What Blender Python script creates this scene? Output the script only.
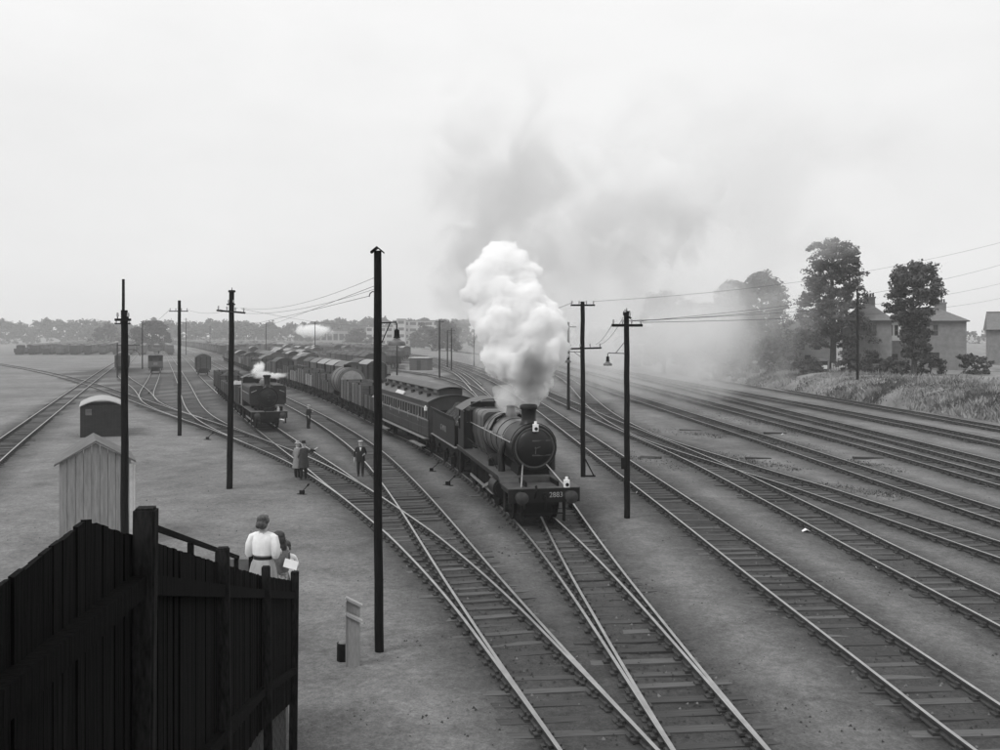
import bpy, bmesh, math, random
import numpy as np
from mathutils import Vector, Matrix

for o in list(bpy.data.objects):
    bpy.data.objects.remove(o, do_unlink=True)
S = bpy.context.scene
COL = S.collection
random.seed(7)
RNG = np.random.default_rng(11)
R = math.radians

# ------------------------------------------------------------------ camera
F, HZ, CAMZ = 930.0, 336.0, 6.75          # focal length in photo pixels, horizon row, eye height
cam = bpy.data.cameras.new('camera')
cam.sensor_width = 36.0
cam.lens = 36.0 * F / 1000.0
cam.shift_y = -(375.0 - HZ) / 1000.0
cam.clip_start = 0.1
cam.clip_end = 12000
camo = bpy.data.objects.new('camera', cam)
COL.objects.link(camo)
camo.location = (0, 0, CAMZ)
camo.rotation_euler = (R(90), 0, 0)
S.camera = camo

# ------------------------------------------------------------------ sky: bright overcast, no colour
SUN_EL, SUN_AZ = R(52), R(-35)            # azimuth from +Y towards +X (light from behind left is R(-150))
SUN_AZ = R(-125)
w = bpy.data.worlds.new('World')
S.world = w
w.use_nodes = True
nt = w.node_tree
for n in list(nt.nodes):
    nt.nodes.remove(n)
N = nt.nodes.new
L = nt.links.new
out = N('ShaderNodeOutputWorld')
bg = N('ShaderNodeBackground')
sky = N('ShaderNodeTexSky')
sky.sky_type = 'NISHITA'
sky.sun_disc = False
sky.sun_elevation = SUN_EL
sky.sun_rotation = SUN_AZ
bw = N('ShaderNodeRGBToBW')
L(sky.outputs[0], bw.inputs[0])
nis = N('ShaderNodeMath'); nis.operation = 'MULTIPLY'; nis.inputs[1].default_value = 0.10
L(bw.outputs[0], nis.inputs[0])
tc = N('ShaderNodeTexCoord')
sep = N('ShaderNodeSeparateXYZ')
L(tc.outputs['Generated'], sep.inputs[0])
zc = N('ShaderNodeMath'); zc.operation = 'MAXIMUM'; zc.inputs[1].default_value = 0.0
L(sep.outputs[2], zc.inputs[0])
grad = N('ShaderNodeMath'); grad.operation = 'MULTIPLY_ADD'
grad.inputs[1].default_value = 0.62; grad.inputs[2].default_value = 0.86   # overcast: brighter overhead
L(zc.outputs[0], grad.inputs[0])
mp = N('ShaderNodeMapping'); mp.inputs['Scale'].default_value = (1.0, 1.0, 2.6)
L(tc.outputs['Generated'], mp.inputs[0])
cl = N('ShaderNodeTexNoise'); cl.inputs['Scale'].default_value = 2.6
cl.inputs['Detail'].default_value = 5.0; cl.inputs['Roughness'].default_value = 0.55
L(mp.outputs[0], cl.inputs['Vector'])
cr = N('ShaderNodeMapRange')
cr.inputs[1].default_value = 0.3; cr.inputs[2].default_value = 0.7
cr.inputs[3].default_value = 0.95; cr.inputs[4].default_value = 1.05
L(cl.outputs[0], cr.inputs[0])
cm = N('ShaderNodeMath'); cm.operation = 'MULTIPLY'
L(grad.outputs[0], cm.inputs[0]); L(cr.outputs[0], cm.inputs[1])
mx = N('ShaderNodeMix'); mx.data_type = 'FLOAT'; mx.inputs[0].default_value = 0.85
L(nis.outputs[0], mx.inputs[2]); L(cm.outputs[0], mx.inputs[3])
L(mx.outputs[0], bg.inputs[0])
bg.inputs[1].default_value = 1.0
L(bg.outputs[0], out.inputs[0])

sun = bpy.data.lights.new('sun', 'SUN')
sun.energy = 1.5
sun.angle = R(14)
suno = bpy.data.objects.new('sun', sun)
COL.objects.link(suno)
sd = Vector((math.sin(SUN_AZ) * math.cos(SUN_EL), math.cos(SUN_AZ) * math.cos(SUN_EL), math.sin(SUN_EL)))
suno.rotation_euler = sd.to_track_quat('Z', 'Y').to_euler()

S.render.engine = 'CYCLES'
S.view_settings.view_transform = 'Standard'
S.view_settings.look = 'None'
S.view_settings.exposure = 0.0
S.view_settings.gamma = 1.0
S.view_settings.use_curve_mapping = False
cy = S.cycles
cy.use_denoising = True
cy.max_bounces = 16
cy.diffuse_bounces = 2
cy.glossy_bounces = 3
cy.transparent_max_bounces = 24
cy.volume_bounces = 16
cy.volume_step_rate = 1.0
cy.volume_max_steps = 96

# ------------------------------------------------------------------ helpers
def G(x, y, z=0.0):
    """the place on the level z that is seen at photo pixel (x, y)"""
    d = F * (CAMZ - z) / (y - HZ)
    return Vector(((x - 500.0) * d / F, d, z))

def P(x, y, d):
    """the place at distance d seen at photo pixel (x, y)"""
    return Vector(((x - 500.0) * d / F, d, CAMZ - (y - HZ) * d / F))

MATS = {}
def vary(m, lo, hi):
    """each object of this material gets its own tone"""
    t = m.node_tree
    b = t.nodes['Principled BSDF']
    src = b.inputs['Base Color'].links[0].from_socket
    oi = t.nodes.new('ShaderNodeObjectInfo')
    mr = t.nodes.new('ShaderNodeMapRange'); mr.inputs[3].default_value = lo; mr.inputs[4].default_value = hi
    t.links.new(oi.outputs['Random'], mr.inputs[0])
    mu = t.nodes.new('ShaderNodeMath'); mu.operation = 'MULTIPLY'
    t.links.new(src, mu.inputs[0]); t.links.new(mr.outputs[0], mu.inputs[1])
    t.links.new(mu.outputs[0], b.inputs['Base Color'])

def mat(name, v, rough=0.8, amt=0.25, scale=4.0, metal=0.0, spec=0.3, bump=0.0, detail=6.0, stretch=(1, 1, 1), v2=None):
    if name in MATS:
        return MATS[name]
    m = bpy.data.materials.new(name)
    m.use_nodes = True
    t = m.node_tree
    b = t.nodes['Principled BSDF']
    b.inputs['Roughness'].default_value = rough
    b.inputs['Metallic'].default_value = metal
    b.inputs['Specular IOR Level'].default_value = spec
    co = t.nodes.new('ShaderNodeTexCoord')
    mpn = t.nodes.new('ShaderNodeMapping')
    mpn.inputs['Scale'].default_value = stretch
    t.links.new(co.outputs['Object'], mpn.inputs[0])
    nz = t.nodes.new('ShaderNodeTexNoise')
    nz.inputs['Scale'].default_value = scale
    nz.inputs['Detail'].default_value = detail
    nz.inputs['Roughness'].default_value = 0.62
    t.links.new(mpn.outputs[0], nz.inputs['Vector'])
    mr = t.nodes.new('ShaderNodeMapRange')
    mr.inputs[1].default_value = 0.28; mr.inputs[2].default_value = 0.72
    lo, hi = (v * (1 - amt), v * (1 + amt)) if v2 is None else (v, v2)
    mr.inputs[3].default_value = lo; mr.inputs[4].default_value = hi
    t.links.new(nz.outputs[0], mr.inputs[0])
    t.links.new(mr.outputs[0], b.inputs['Base Color'])
    if bump > 0:
        bp = t.nodes.new('ShaderNodeBump')
        bp.inputs['Strength'].default_value = bump
        bp.inputs['Distance'].default_value = 0.03
        t.links.new(nz.outputs[0], bp.inputs['Height'])
        t.links.new(bp.outputs[0], b.inputs['Normal'])
    MATS[name] = m
    return m

black_paint = mat('loco black paint', 0.006, 0.42, 0.55, 3.0, spec=0.3)
dark_iron = mat('dark iron', 0.006, 0.7, 0.6, 5.0, spec=0.15)
boiler_paint = mat('boiler paint', 0.06, 0.33, 0.45, 2.2, spec=0.9)
loco_side = mat('loco side paint', 0.010, 0.48, 0.6, 1.5, spec=0.22)
plate_metal = mat('running plate', 0.055, 0.55, 0.5, 3.0)
bright_steel = mat('bright steel', 0.45, 0.4, 0.3, 8.0, metal=0.7)
rail_mat = mat('rail head steel', 0.34, 0.35, 0.25, 2.0, metal=0.6)
rail_side = mat('rail web rust', 0.045, 0.8, 0.4, 6.0)
tar_wood = mat('tarred pole wood', 0.006, 0.8, 0.7, 6.0, spec=.1, stretch=(6, 6, 0.6), bump=0.4)
fence_wood = mat('creosoted fence wood', 0.0035, 0.85, 0.8, 5.0, spec=0.06, stretch=(5, 5, 0.5), bump=0.6)
worn_post = mat('worn post timber', 0.003, 0.85, 0.0, 9.0, spec=0.06, stretch=(3, 3, 0.7), bump=0.6, v2=0.03)
pale_wood = mat('weathered pale wood', 0.24, 0.85, 0.25, 8.0, stretch=(6, 6, 0.6), bump=0.3)
sleeper_mat = mat('old sleeper timber', 0.08, 0.9, 0.5, 7.0, stretch=(0.8, 6, 6), bump=0.5)
wire_mat = mat('wire', 0.03, 0.6, 0.1)
white_paint = mat('white paint', 0.78, 0.6, 0.08, 3.0)
offwhite = mat('faded white paint', 0.5, 0.7, 0.25, 3.0)
glass_dark = mat('window glass', 0.02, 0.08, 0.1, spec=0.6)
coal_mat = mat('coal', 0.02, 0.7, 0.8, 6.0, bump=1.0)
wagon_grey = mat('grey wagon paint', 0.085, 0.8, 0.35, 1.6, stretch=(1, 1, 3))
wagon_dark = mat('brown wagon paint', 0.034, 0.8, 0.45, 1.6, stretch=(1, 1, 3))
wagon_pale = mat('bare wagon boards', 0.17, 0.85, 0.35, 1.6, stretch=(1, 1, 3))
wagon_mid = mat('faded wagon paint', 0.055, 0.8, 0.4, 1.6, stretch=(1, 1, 3))
roof_grey = mat('canvas roof', 0.12, 0.8, 0.3, 1.2)
roof_pale = mat('pale canvas roof', 0.24, 0.8, 0.3, 1.2)
roof_dark = mat('sooty roof', 0.045, 0.7, 0.4, 1.4)
coach_paint = mat('coach paint', 0.022, 0.45, 0.3, 1.6, spec=0.5)
coach_cream = mat('coach upper panels', 0.085, 0.5, 0.3, 1.6)
coach_trim = mat('coach lining', 0.17, 0.55, 0.2, 3.0)
skin = mat('skin', 0.42, 0.6, 0.1)
hair_dark = mat('dark hair', 0.035, 0.6, 0.4, 40)
hair_mid = mat('brown hair', 0.07, 0.5, 0.75, 30, bump=1.0, stretch=(1, 1, .4))
cloth_white = mat('white cotton', 0.74, 0.9, 0.12, 9, bump=.9, stretch=(1, 1, .45))
cloth_pale = mat('pale linen', 0.34, 0.9, 0.25, 12, bump=.8, stretch=(1, 1, .3))
cloth_grey = mat('grey tweed', 0.14, 0.9, 0.3, 30)
cloth_coat = mat('raincoat', 0.2, 0.85, 0.2, 20)
cloth_dark = mat('dark suit', 0.016, 0.85, 0.3, 20)
cloth_navy = mat('dark overalls', 0.022, 0.85, 0.3, 20)
print_dress = mat('print dress', 0.05, 0.9, 0.0, 26, v2=0.55, detail=2)
shoe = mat('shoe leather', 0.015, 0.5, 0.2)
brick_mat = mat('sooty brickwork', 0.04, 0.9, 0.4, 2.0)
house_brick = mat('house brick', 0.19, 0.9, 0.25, 1.4)
render_mat = mat('grey render', 0.26, 0.9, 0.15, 1.0)
render_white = mat('white render', 0.72, 0.8, 0.06, 1.0)
slate = mat('roof slate', 0.13, 0.7, 0.3, 2.0, stretch=(1, 1, 3))
bark = mat('tree bark', 0.05, 0.9, 0.4, 4.0)
leaf_a = mat('leaves mid', 0.075, 0.7, 0.5, 0.5)
leaf_b = mat('leaves dark', 0.05, 0.7, 0.5, 0.5)
leaf_far = mat('far leaves', 0.07, 0.8, 0.5, 0.1)
grass_mat = mat('rough grass', 0.17, 0.85, 0.55, 0.35)
porcelain = mat('insulator porcelain', 0.35, 0.3, 0.1)
concrete = mat('pale block walls', 0.42, 0.9, 0.15, 0.1)

vary(sleeper_mat, .5, 1.25); vary(fence_wood, .6, 1.5); vary(wagon_grey, .6, 1.4); vary(wagon_dark, .6, 1.5); vary(wagon_mid, .6, 1.5); vary(wagon_pale, .6, 1.3)

class MB:
    def __init__(s):
        s.v = []; s.f = []; s.m = []
    def add(s, vs, fs, mi=0):
        o = len(s.v)
        s.v += [tuple(p) for p in vs]
        s.f += [tuple(i + o for i in f) for f in fs]
        s.m += [mi] * len(fs)
        return s
    def box(s, c, size, mi=0, rot=None):
        hx, hy, hz = size[0] / 2, size[1] / 2, size[2] / 2
        vs = [Vector((a * hx, b * hy, e * hz)) for e in (-1, 1) for b in (-1, 1) for a in (-1, 1)]
        if rot is not None:
            vs = [rot @ p for p in vs]
        c = Vector(c)
        return s.add([c + p for p in vs], [(0, 2, 3, 1), (4, 5, 7, 6), (0, 1, 5, 4), (2, 6, 7, 3), (0, 4, 6, 2), (1, 3, 7, 5)], mi)
    def bb(s, x0, x1, y0, y1, z0, z1, mi=0):
        return s.box(((x0 + x1) / 2, (y0 + y1) / 2, (z0 + z1) / 2), (abs(x1 - x0), abs(y1 - y0), abs(z1 - z0)), mi)
    def beam(s, a, b, wd, ht, mi=0, up=(0, 0, 1)):
        a = Vector(a); b = Vector(b)
        x = (b - a).normalized(); y = Vector(up).cross(x).normalized(); z = x.cross(y)
        rot = Matrix((x, y, z)).transposed()
        return s.box((a + b) / 2, ((b - a).length, wd, ht), mi, rot)
    def cyl(s, a, b, r0, r1=None, n=12, mi=0, caps=True):
        r1 = r0 if r1 is None else r1
        a = Vector(a); b = Vector(b)
        x = (b - a).normalized()
        h = Vector((0, 0, 1)) if abs(x.z) < 0.9 else Vector((1, 0, 0))
        y = h.cross(x).normalized(); z = x.cross(y)
        vs = []
        for c, r in ((a, r0), (b, r1)):
            for k in range(n):
                t = 2 * math.pi * k / n
                vs.append(c + y * (r * math.cos(t)) + z * (r * math.sin(t)))
        fs = [(k, (k + 1) % n, n + (k + 1) % n, n + k) for k in range(n)]
        if caps:
            fs += [tuple(reversed(range(n))), tuple(range(n, 2 * n))]
        return s.add(vs, fs, mi)
    def loft(s, rings, mi=0, closed=True, caps=True):
        n = len(rings[0]); vs = [p for r in rings for p in r]; fs = []
        for i in range(len(rings) - 1):
            for k in range(n if closed else n - 1):
                k2 = (k + 1) % n
                fs.append((i * n + k, i * n + k2, (i + 1) * n + k2, (i + 1) * n + k))
        if caps and closed:
            fs += [tuple(reversed(range(n))), tuple(range((len(rings) - 1) * n, len(rings) * n))]
        return s.add(vs, fs, mi)
    def lathe(s, prof, origin=(0, 0, 0), axis='z', n=16, mi=0):
        rings = []
        o = Vector(origin)
        for r, h in prof:
            ring = []
            for k in range(n):
                t = 2 * math.pi * k / n
                c, q = r * math.cos(t), r * math.sin(t)
                ring.append(o + (Vector((c, q, h)) if axis == 'z' else Vector((h, c, q)) if axis == 'x' else Vector((q, h, c))))
            rings.append(ring)
        return s.loft(rings, mi)
    def tube(s, pts, r, n=6, mi=0):
        pts = [Vector(p) for p in pts]; rings = []; y = None
        for i, p in enumerate(pts):
            d = (pts[min(i + 1, len(pts) - 1)] - pts[max(i - 1, 0)]).normalized()
            if y is None:
                h = Vector((0, 0, 1)) if abs(d.z) < 0.9 else Vector((1, 0, 0))
                y = h.cross(d).normalized()
            else:
                y = (y - d * y.dot(d)).normalized()
            z = d.cross(y)
            rr = r[i] if isinstance(r, (list, tuple)) else r
            rings.append([p + y * (rr * math.cos(2 * math.pi * k / n)) + z * (rr * math.sin(2 * math.pi * k / n)) for k in range(n)])
        return s.loft(rings, mi)
    def mesh(s, name, mats, smooth=True):
        me = bpy.data.meshes.new(name)
        me.from_pydata(s.v, [], s.f)
        for m in (mats if isinstance(mats, (list, tuple)) else [mats]):
            me.materials.append(m)
        me.polygons.foreach_set('material_index', s.m)
        if smooth:
            me.shade_smooth()
            me.set_sharp_from_angle(angle=R(38))
        me.update()
        return me
    def build(s, name, mats, parent=None, smooth=True, fix=False):
        me = s.mesh(name, mats, smooth)
        if fix:
            bm = bmesh.new(); bm.from_mesh(me)
            bmesh.ops.recalc_face_normals(bm, faces=bm.faces)
            bm.to_mesh(me); bm.free()
        return link(name, me, parent)

def link(name, data, parent=None):
    o = bpy.data.objects.new(name, data)
    COL.objects.link(o)
    if parent is not None:
        o.parent = parent
    return o

def tag(o, label, cat, group=None):
    o['label'] = label; o['category'] = cat
    if group:
        o['group'] = group
    return o

def thing(name, label, cat, loc=(0, 0, 0), rz=0.0, group=None):
    o = link(name, None)
    o.empty_display_size = 0.2
    o.location = loc; o.rotation_euler = (0, 0, rz)
    return tag(o, label, cat, group)

def copy_tree(o, parent=None):
    c = o.copy()
    COL.objects.link(c)
    c.parent = parent
    for ch in list(o.children):
        copy_tree(ch, c)
    return c

def drop_tree(o):
    for ch in list(o.children):
        drop_tree(ch)
    bpy.data.objects.remove(o, do_unlink=True)

def np_mesh(name, verts, faces, mats, smooth=False, mi=None):
    me = bpy.data.meshes.new(name)
    verts = np.asarray(verts, np.float32); faces = np.asarray(faces, np.int32)
    k = faces.shape[1]
    me.vertices.add(len(verts)); me.vertices.foreach_set('co', verts.ravel())
    me.loops.add(faces.size); me.loops.foreach_set('vertex_index', faces.ravel())
    me.polygons.add(len(faces))
    me.polygons.foreach_set('loop_start', np.arange(0, faces.size, k, dtype=np.int32))
    me.polygons.foreach_set('loop_total', np.full(len(faces), k, np.int32))
    for m in (mats if isinstance(mats, (list, tuple)) else [mats]):
        me.materials.append(m)
    if mi is not None:
        me.polygons.foreach_set('material_index', np.asarray(mi, np.int32))
    me.update(calc_edges=True)
    me.validate()
    if smooth:
        me.shade_smooth()
    return me

def vnoise(x, y, seed=0):
    """smooth value noise on the plane (numpy)"""
    xi = np.floor(x).astype(np.int64); yi = np.floor(y).astype(np.int64)
    fx = x - xi; fy = y - yi
    fx = fx * fx * (3 - 2 * fx); fy = fy * fy * (3 - 2 * fy)
    def h(a, b):
        n = (a * 374761393 + b * 668265263 + seed * 974634777) & 0x7fffffff
        n = ((n ^ (n >> 13)) * 1274126177) & 0x7fffffff
        return ((n ^ (n >> 16)) & 0xffff) / 65535.0
    a = h(xi, yi) * (1 - fx) + h(xi + 1, yi) * fx
    b = h(xi, yi + 1) * (1 - fx) + h(xi + 1, yi + 1) * fx
    return a * (1 - fy) + b * fy

def vnoise3(p, seed=0):
    return (vnoise(p[:, 0] + 3.1 * np.floor(p[:, 2]), p[:, 1] + 1.7 * np.floor(p[:, 2]), seed) * (1 - (p[:, 2] % 1)) +
            vnoise(p[:, 0] + 3.1 * (np.floor(p[:, 2]) + 1), p[:, 1] + 1.7 * (np.floor(p[:, 2]) + 1), seed) * (p[:, 2] % 1))

ORD = ['first', 'second', 'third', 'fourth', 'fifth', 'sixth', 'seventh', 'eighth', 'ninth', 'tenth', 'eleventh', 'twelfth',
       'thirteenth', 'fourteenth', 'fifteenth', 'sixteenth', 'seventeenth', 'eighteenth', 'nineteenth', 'twentieth']
def ordinal(k):
    if k < 20:
        return ORD[k]
    tens = {2: 'twenty', 3: 'thirty', 4: 'forty', 5: 'fifty'}[(k + 1) // 10]
    return tens + '-' + ORD[(k + 1) % 10 - 1] if (k + 1) % 10 else {3: 'thirtieth', 4: 'fortieth', 5: 'fiftieth'}[(k + 1) // 10]
# ------------------------------------------------------------------ track plan (centre lines as seen on the photograph, laid on the ground)
RZ = 0.17
PLAN = {   # name: list of photo (x, y) centre points from near to far
 'A': [(805,860),(728,760),(682,700),(642,647),(606,600),(584,573),(561,546),(538.5,522),(513,500),(491,483),(453,455),(413,437),(378.5,421),(350,408),(331.5,399.5),(309.7,391.5),(283,383),(257,373.5),(231,362.5),(216,356.5),(200,351),(186,347.5),(168,344.5),(140,342)],
 'B': [(805,860),(728,760),(685,700),(647.5,647),(632,624),(604,584),(582,550),(564.5,522),(541,480),(525,452),(512,432),(494,406),(478,390),(464,376),(449,367),(428,359),(403,354),(370,350),(330,347),(270,344)],
 'C': [(700,860),(617,760),(568,700),(525.5,647),(496.5,610),(472.5,579),(447,545),(421.5,510),(401,484.6),(379,460),(360.6,444),(334,426),(310,412.6),(292,403.6),(275,395),(258,387),(240,378),(226,370.5),(213,363.5),(201,357),(188,351),(174,347),(150,343)],
 'D': [(700,860),(617,760),(567,700),(521,647),(498.5,620),(476.5,596),(451,570),(425,546),(411.5,534),(389,517),(364,498),(340.5,482),(324.5,469),(305.5,456),(295,448.8),(281.5,439),(266.5,428),(251,416),(238,404.5),(222,391.5),(211,382),(202,374),(197,368),(190,361),(181,353.5),(170,348),(150,344)],
 'L': [(411.5,534),(389,517),(364,498),(340,482.5),(318,469),(292,456),(267.5,446.4),(241,436),(216,426.4),(193,419),(166.5,410.5),(149,403.8),(129.5,397),(104,388),(85,382),(55,374),(20,367),(-40,358)],
 'M': [(267,446.2),(242,436),(219,426),(203.5,417),(196,410),(191,402),(185.5,388),(180,376),(171.5,361),(167,354),(163,348),(160,344)],
 'N': [(193,418.5),(170,411),(156,405.3),(148,400),(145.5,395),(148,389),(155,376),(157.5,366),(159,357),(160,350),(160,345)],
 'O': [(150,401),(146,396),(141,389),(132,383),(124,377.5),(121,373),(124,366),(130,359),(137,352.5),(146,346.5),(152,343)],
 'Q': [(-120,560),(-50,490),(0,448),(32,424),(60,403),(80,388),(100,373.5),(115,363.5),(134,353),(148,347),(158,343)],
 'T': [(1190,860),(1034,760),(950,700),(868,641),(780,579),(692,514),(637,475.4),(591,443),(546.5,411),(528,399),(513,389.5),(497,381),(474,371.5),(449,362.5),(418,355.5),(380,350.5),(330,347),(270,344)],
 'U': [(1180,700),(1020,620),(924,572),(872,547),(820,519),(770,494),(716,467),(685,453),(648,437.5),(610,422),(580,408),(555,397),(533,387),(508,377),(482,369),(450,360.5),(415,354),(370,349.5),(320,346.5)],
 'V': [(1200,615),(1030,560),(940,530),(880,510),(848,500),(813,488),(775,477),(743,467),(712,457.5),(684,449),(656,440),(629,428),(607,415.5),(594,405),(585,396),(578,388),(568,379),(551,370.5),(525,362),(490,355),(450,350.5),(390,346.5)],
 'W': [(1140,560),(1030,525),(967,505),(914,488),(861,470.5),(814,455),(762,438),(709,421.5),(650,402.5),(625,395),(592,384),(565,374),(535,365),(500,357),(455,351),(400,347)],
 'X': [(1180,530),(1040,492),(1000,481),(913,457),(834,435.5),(770,419.5),(710,403.5),(645,387),(608,377.5),(575,369),(530,359),(480,352)],
 'Y': [(1180,510),(1018,470),(910,442.5),(787,412.5),(708,393),(652,380),(606,369.5),(565,361),(520,354)],
 'Z': [(1180,482),(1030,449),(910,424),(789,402),(709,387),(645,375.5),(600,367),(555,358.5)],
 'J': [(1180,458),(1015,431),(909,412),(808,394.5),(743,383.5),(690,374.5),(640,366),(590,358)],
}
LAB = {'A': 'track under the main train', 'B': 'turnout leg right of the engine'}

class Path:
    def __init__(s, px):
        g = [G(x, y, RZ) for x, y in px]
        c = np.array([(p.x, p.y) for p in g])
        c = np.vstack([2 * c[0] - c[1], c, 2 * c[-1] - c[-2]])
        pts = []
        for i in range(1, len(c) - 2):
            p0, p1, p2, p3 = c[i - 1], c[i], c[i + 1], c[i + 2]
            n = max(4, int(np.linalg.norm(p2 - p1) / 0.5))
            t = np.linspace(0, 1, n, endpoint=False)[:, None]
            pts.append(((1 - t)**3 * p0 + (3*t**3 - 6*t**2 + 4) * p1 + (-3*t**3 + 3*t**2 + 3*t + 1) * p2 + t**3 * p3) / 6)
        s.init(np.vstack(pts))
    def init(s, pts):
        d = np.r_[0, np.cumsum(np.linalg.norm(np.diff(pts, axis=0), axis=1))]
        s.len = d[-1]
        s.s = np.arange(0, s.len, 0.5)
        s.p = np.c_[np.interp(s.s, d, pts[:, 0]), np.interp(s.s, d, pts[:, 1])]
        t = np.gradient(s.p, axis=0)
        s.t = t / np.linalg.norm(t, axis=1)[:, None]
        s.n = np.c_[s.t[:, 1], -s.t[:, 0]]       # to the right when walking away
    def at(s, q):
        return Vector((np.interp(q, s.s, s.p[:, 0]), np.interp(q, s.s, s.p[:, 1]), 0))
    def s_at_depth(s, d):
        return float(s.s[np.argmax(s.p[:, 1] >= d)])
    def offset(s, k):
        o = object.__new__(Path)
        o.init(s.p + s.n * k)
        return o

PATH = {k: Path(v) for k, v in PLAN.items()}
PATH['K1'] = Path([(484, 398), (474, 390), (464, 384), (446, 378), (420, 373), (390, 370), (350, 366.5), (300, 361)])
PATH['K2'] = Path([(478, 391), (470, 382.5), (462, 375), (447, 368.5), (430, 365.3), (405, 362.6), (370, 359), (330, 355)])
PATH['K3'] = Path([(476, 385), (468, 377), (457, 370), (440, 364), (420, 360.5), (395, 357.5), (360, 354), (320, 350.5)])
for k in range(1, 14):
    q = PATH['A'].offset(4.6 * k + (1.5 if k > 4 else 0) + (2.0 if k > 8 else 0))
    d0 = [0, 100, 112, 128, 150, 170, 185, 205, 225, 245, 262, 280, 300, 320][k]
    i0 = int(np.argmax(q.p[:, 1] >= d0))
    r = object.__new__(Path); r.init(q.p[i0:]); PATH['R%d' % k] = r
ALLK = list(PATH)

# ------------------------------------------------------------------ ground sheet
def lines(core0, core1, step, far0, far1):
    a = list(np.arange(core0, core1 + 1e-6, step))
    g = step
    x = core1
    while x < far1:
        g *= 1.22; x += g; a.append(min(x, far1))
    g = step; x = core0
    while x > far0:
        g *= 1.22; x -= g; a.insert(0, max(x, far0))
    return np.array(a)
gx = lines(-30, 34, 0.3, -5000, 5000)
gy = lines(10, 75, 0.3, -300, 9000)
XX, YY = np.meshgrid(gx, gy, indexing='xy')
tot = np.full(XX.shape, 99.0)
near = np.vstack([PATH[k].p[PATH[k].p[:, 1] < 420][::2] for k in ALLK])
flat = np.c_[XX.ravel(), YY.ravel()]
td = np.full(len(flat), 99.0)
sel = np.where((flat[:, 1] > 5) & (flat[:, 1] < 450) & (np.abs(flat[:, 0]) < 220))[0]
for i in range(0, len(sel), 4000):
    q = flat[sel[i:i + 4000]]
    lo, hi = q[:, 1].min() - 6, q[:, 1].max() + 6
    nn = near[(near[:, 1] > lo) & (near[:, 1] < hi)]
    if len(nn):
        td[sel[i:i + 4000]] = np.sqrt(((q[:, None, :] - nn[None]) ** 2).sum(2).min(1))
amp = np.clip(1 - (np.hypot(flat[:, 0], flat[:, 1] - 30) - 60) / 60, 0, 1)
hgt = ((vnoise(flat[:, 0] * 0.55, flat[:, 1] * 0.55, 1) - 0.5) * 0.05 + (vnoise(flat[:, 0] * 1.6, flat[:, 1] * 1.6, 2) - 0.5) * 0.05) * amp
hgt += (np.clip((td - .8) / .45, 0, 1) * 0.040 - 0.014) * amp     # ash lies over the sleeper ends and in the cess
ny, nx = XX.shape
idx = np.arange(nx * ny).reshape(ny, nx)
faces = np.c_[idx[:-1, :-1].ravel(), idx[:-1, 1:].ravel(), idx[1:, 1:].ravel(), idx[1:, :-1].ravel()]

gm = bpy.data.materials.new('ash and cinder ground')
gm.use_nodes = True
t = gm.node_tree
b = t.nodes['Principled BSDF']
b.inputs['Roughness'].default_value = 0.95
b.inputs['Specular IOR Level'].default_value = 0.15
def nz(scale, detail=5.0, rough=0.6, vec=None, dist=0.0):
    n = t.nodes.new('ShaderNodeTexNoise')
    n.inputs['Scale'].default_value = scale; n.inputs['Detail'].default_value = detail; n.inputs['Roughness'].default_value = rough
    n.inputs['Distortion'].default_value = dist
    t.links.new(vec if vec is not None else gco.outputs['Object'], n.inputs['Vector'])
    return n.outputs[0]
def rng(src, a, bb_, c, d):
    n = t.nodes.new('ShaderNodeMapRange')
    n.inputs[1].default_value = a; n.inputs[2].default_value = bb_; n.inputs[3].default_value = c; n.inputs[4].default_value = d
    t.links.new(src, n.inputs[0])
    return n.outputs[0]
def mul(p, q):
    n = t.nodes.new('ShaderNodeMath'); n.operation = 'MULTIPLY'
    t.links.new(p, n.inputs[0])
    if isinstance(q, float):
        n.inputs[1].default_value = q
    else:
        t.links.new(q, n.inputs[1])
    return n.outputs[0]
gco = t.nodes.new('ShaderNodeTexCoord')
at = t.nodes.new('ShaderNodeAttribute'); at.attribute_name = 'trackdist'
base = rng(at.outputs['Fac'], 0.9, 2.4, 0.06, 0.158)          # oily four-foot, paler trodden ash beside it
big = rng(nz(0.11, 4.0, 0.6), 0.35, 0.65, 0.78, 1.16)
med = rng(nz(0.8, 7.0, 0.68, dist=0.8), 0.3, 0.7, 0.72, 1.25)
fine = rng(nz(6.0, 6.0, 0.8), 0.32, 0.68, 0.68, 1.34)
grit = rng(nz(22.0, 4.0, 0.8), 0.32, 0.7, 0.7, 1.36)
col = mul(mul(mul(mul(base, big), med), fine), grit)
t.links.new(col, b.inputs['Base Color'])
bp = t.nodes.new('ShaderNodeBump'); bp.inputs['Strength'].default_value = 0.7; bp.inputs['Distance'].default_value = 0.05
t.links.new(nz(11.0, 6.0, 0.75), bp.inputs['Height'])
t.links.new(bp.outputs[0], b.inputs['Normal'])
gme = np_mesh('ground', np.c_[flat, hgt], faces, gm, smooth=True)
a_ = gme.attributes.new('trackdist', 'FLOAT', 'POINT')
a_.data.foreach_set('value', td.astype(np.float32))
go = link('ground', gme); go['kind'] = 'structure'

# ------------------------------------------------------------------ rails, chairs and sleepers
def in_view(x, y, m=60):
    px = 500 + x * F / max(y, 0.1)
    py = HZ + CAMZ * F / max(y, 0.1)
    return y > 1 and -m < px < 1000 + m and py < 750 + m

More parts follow.
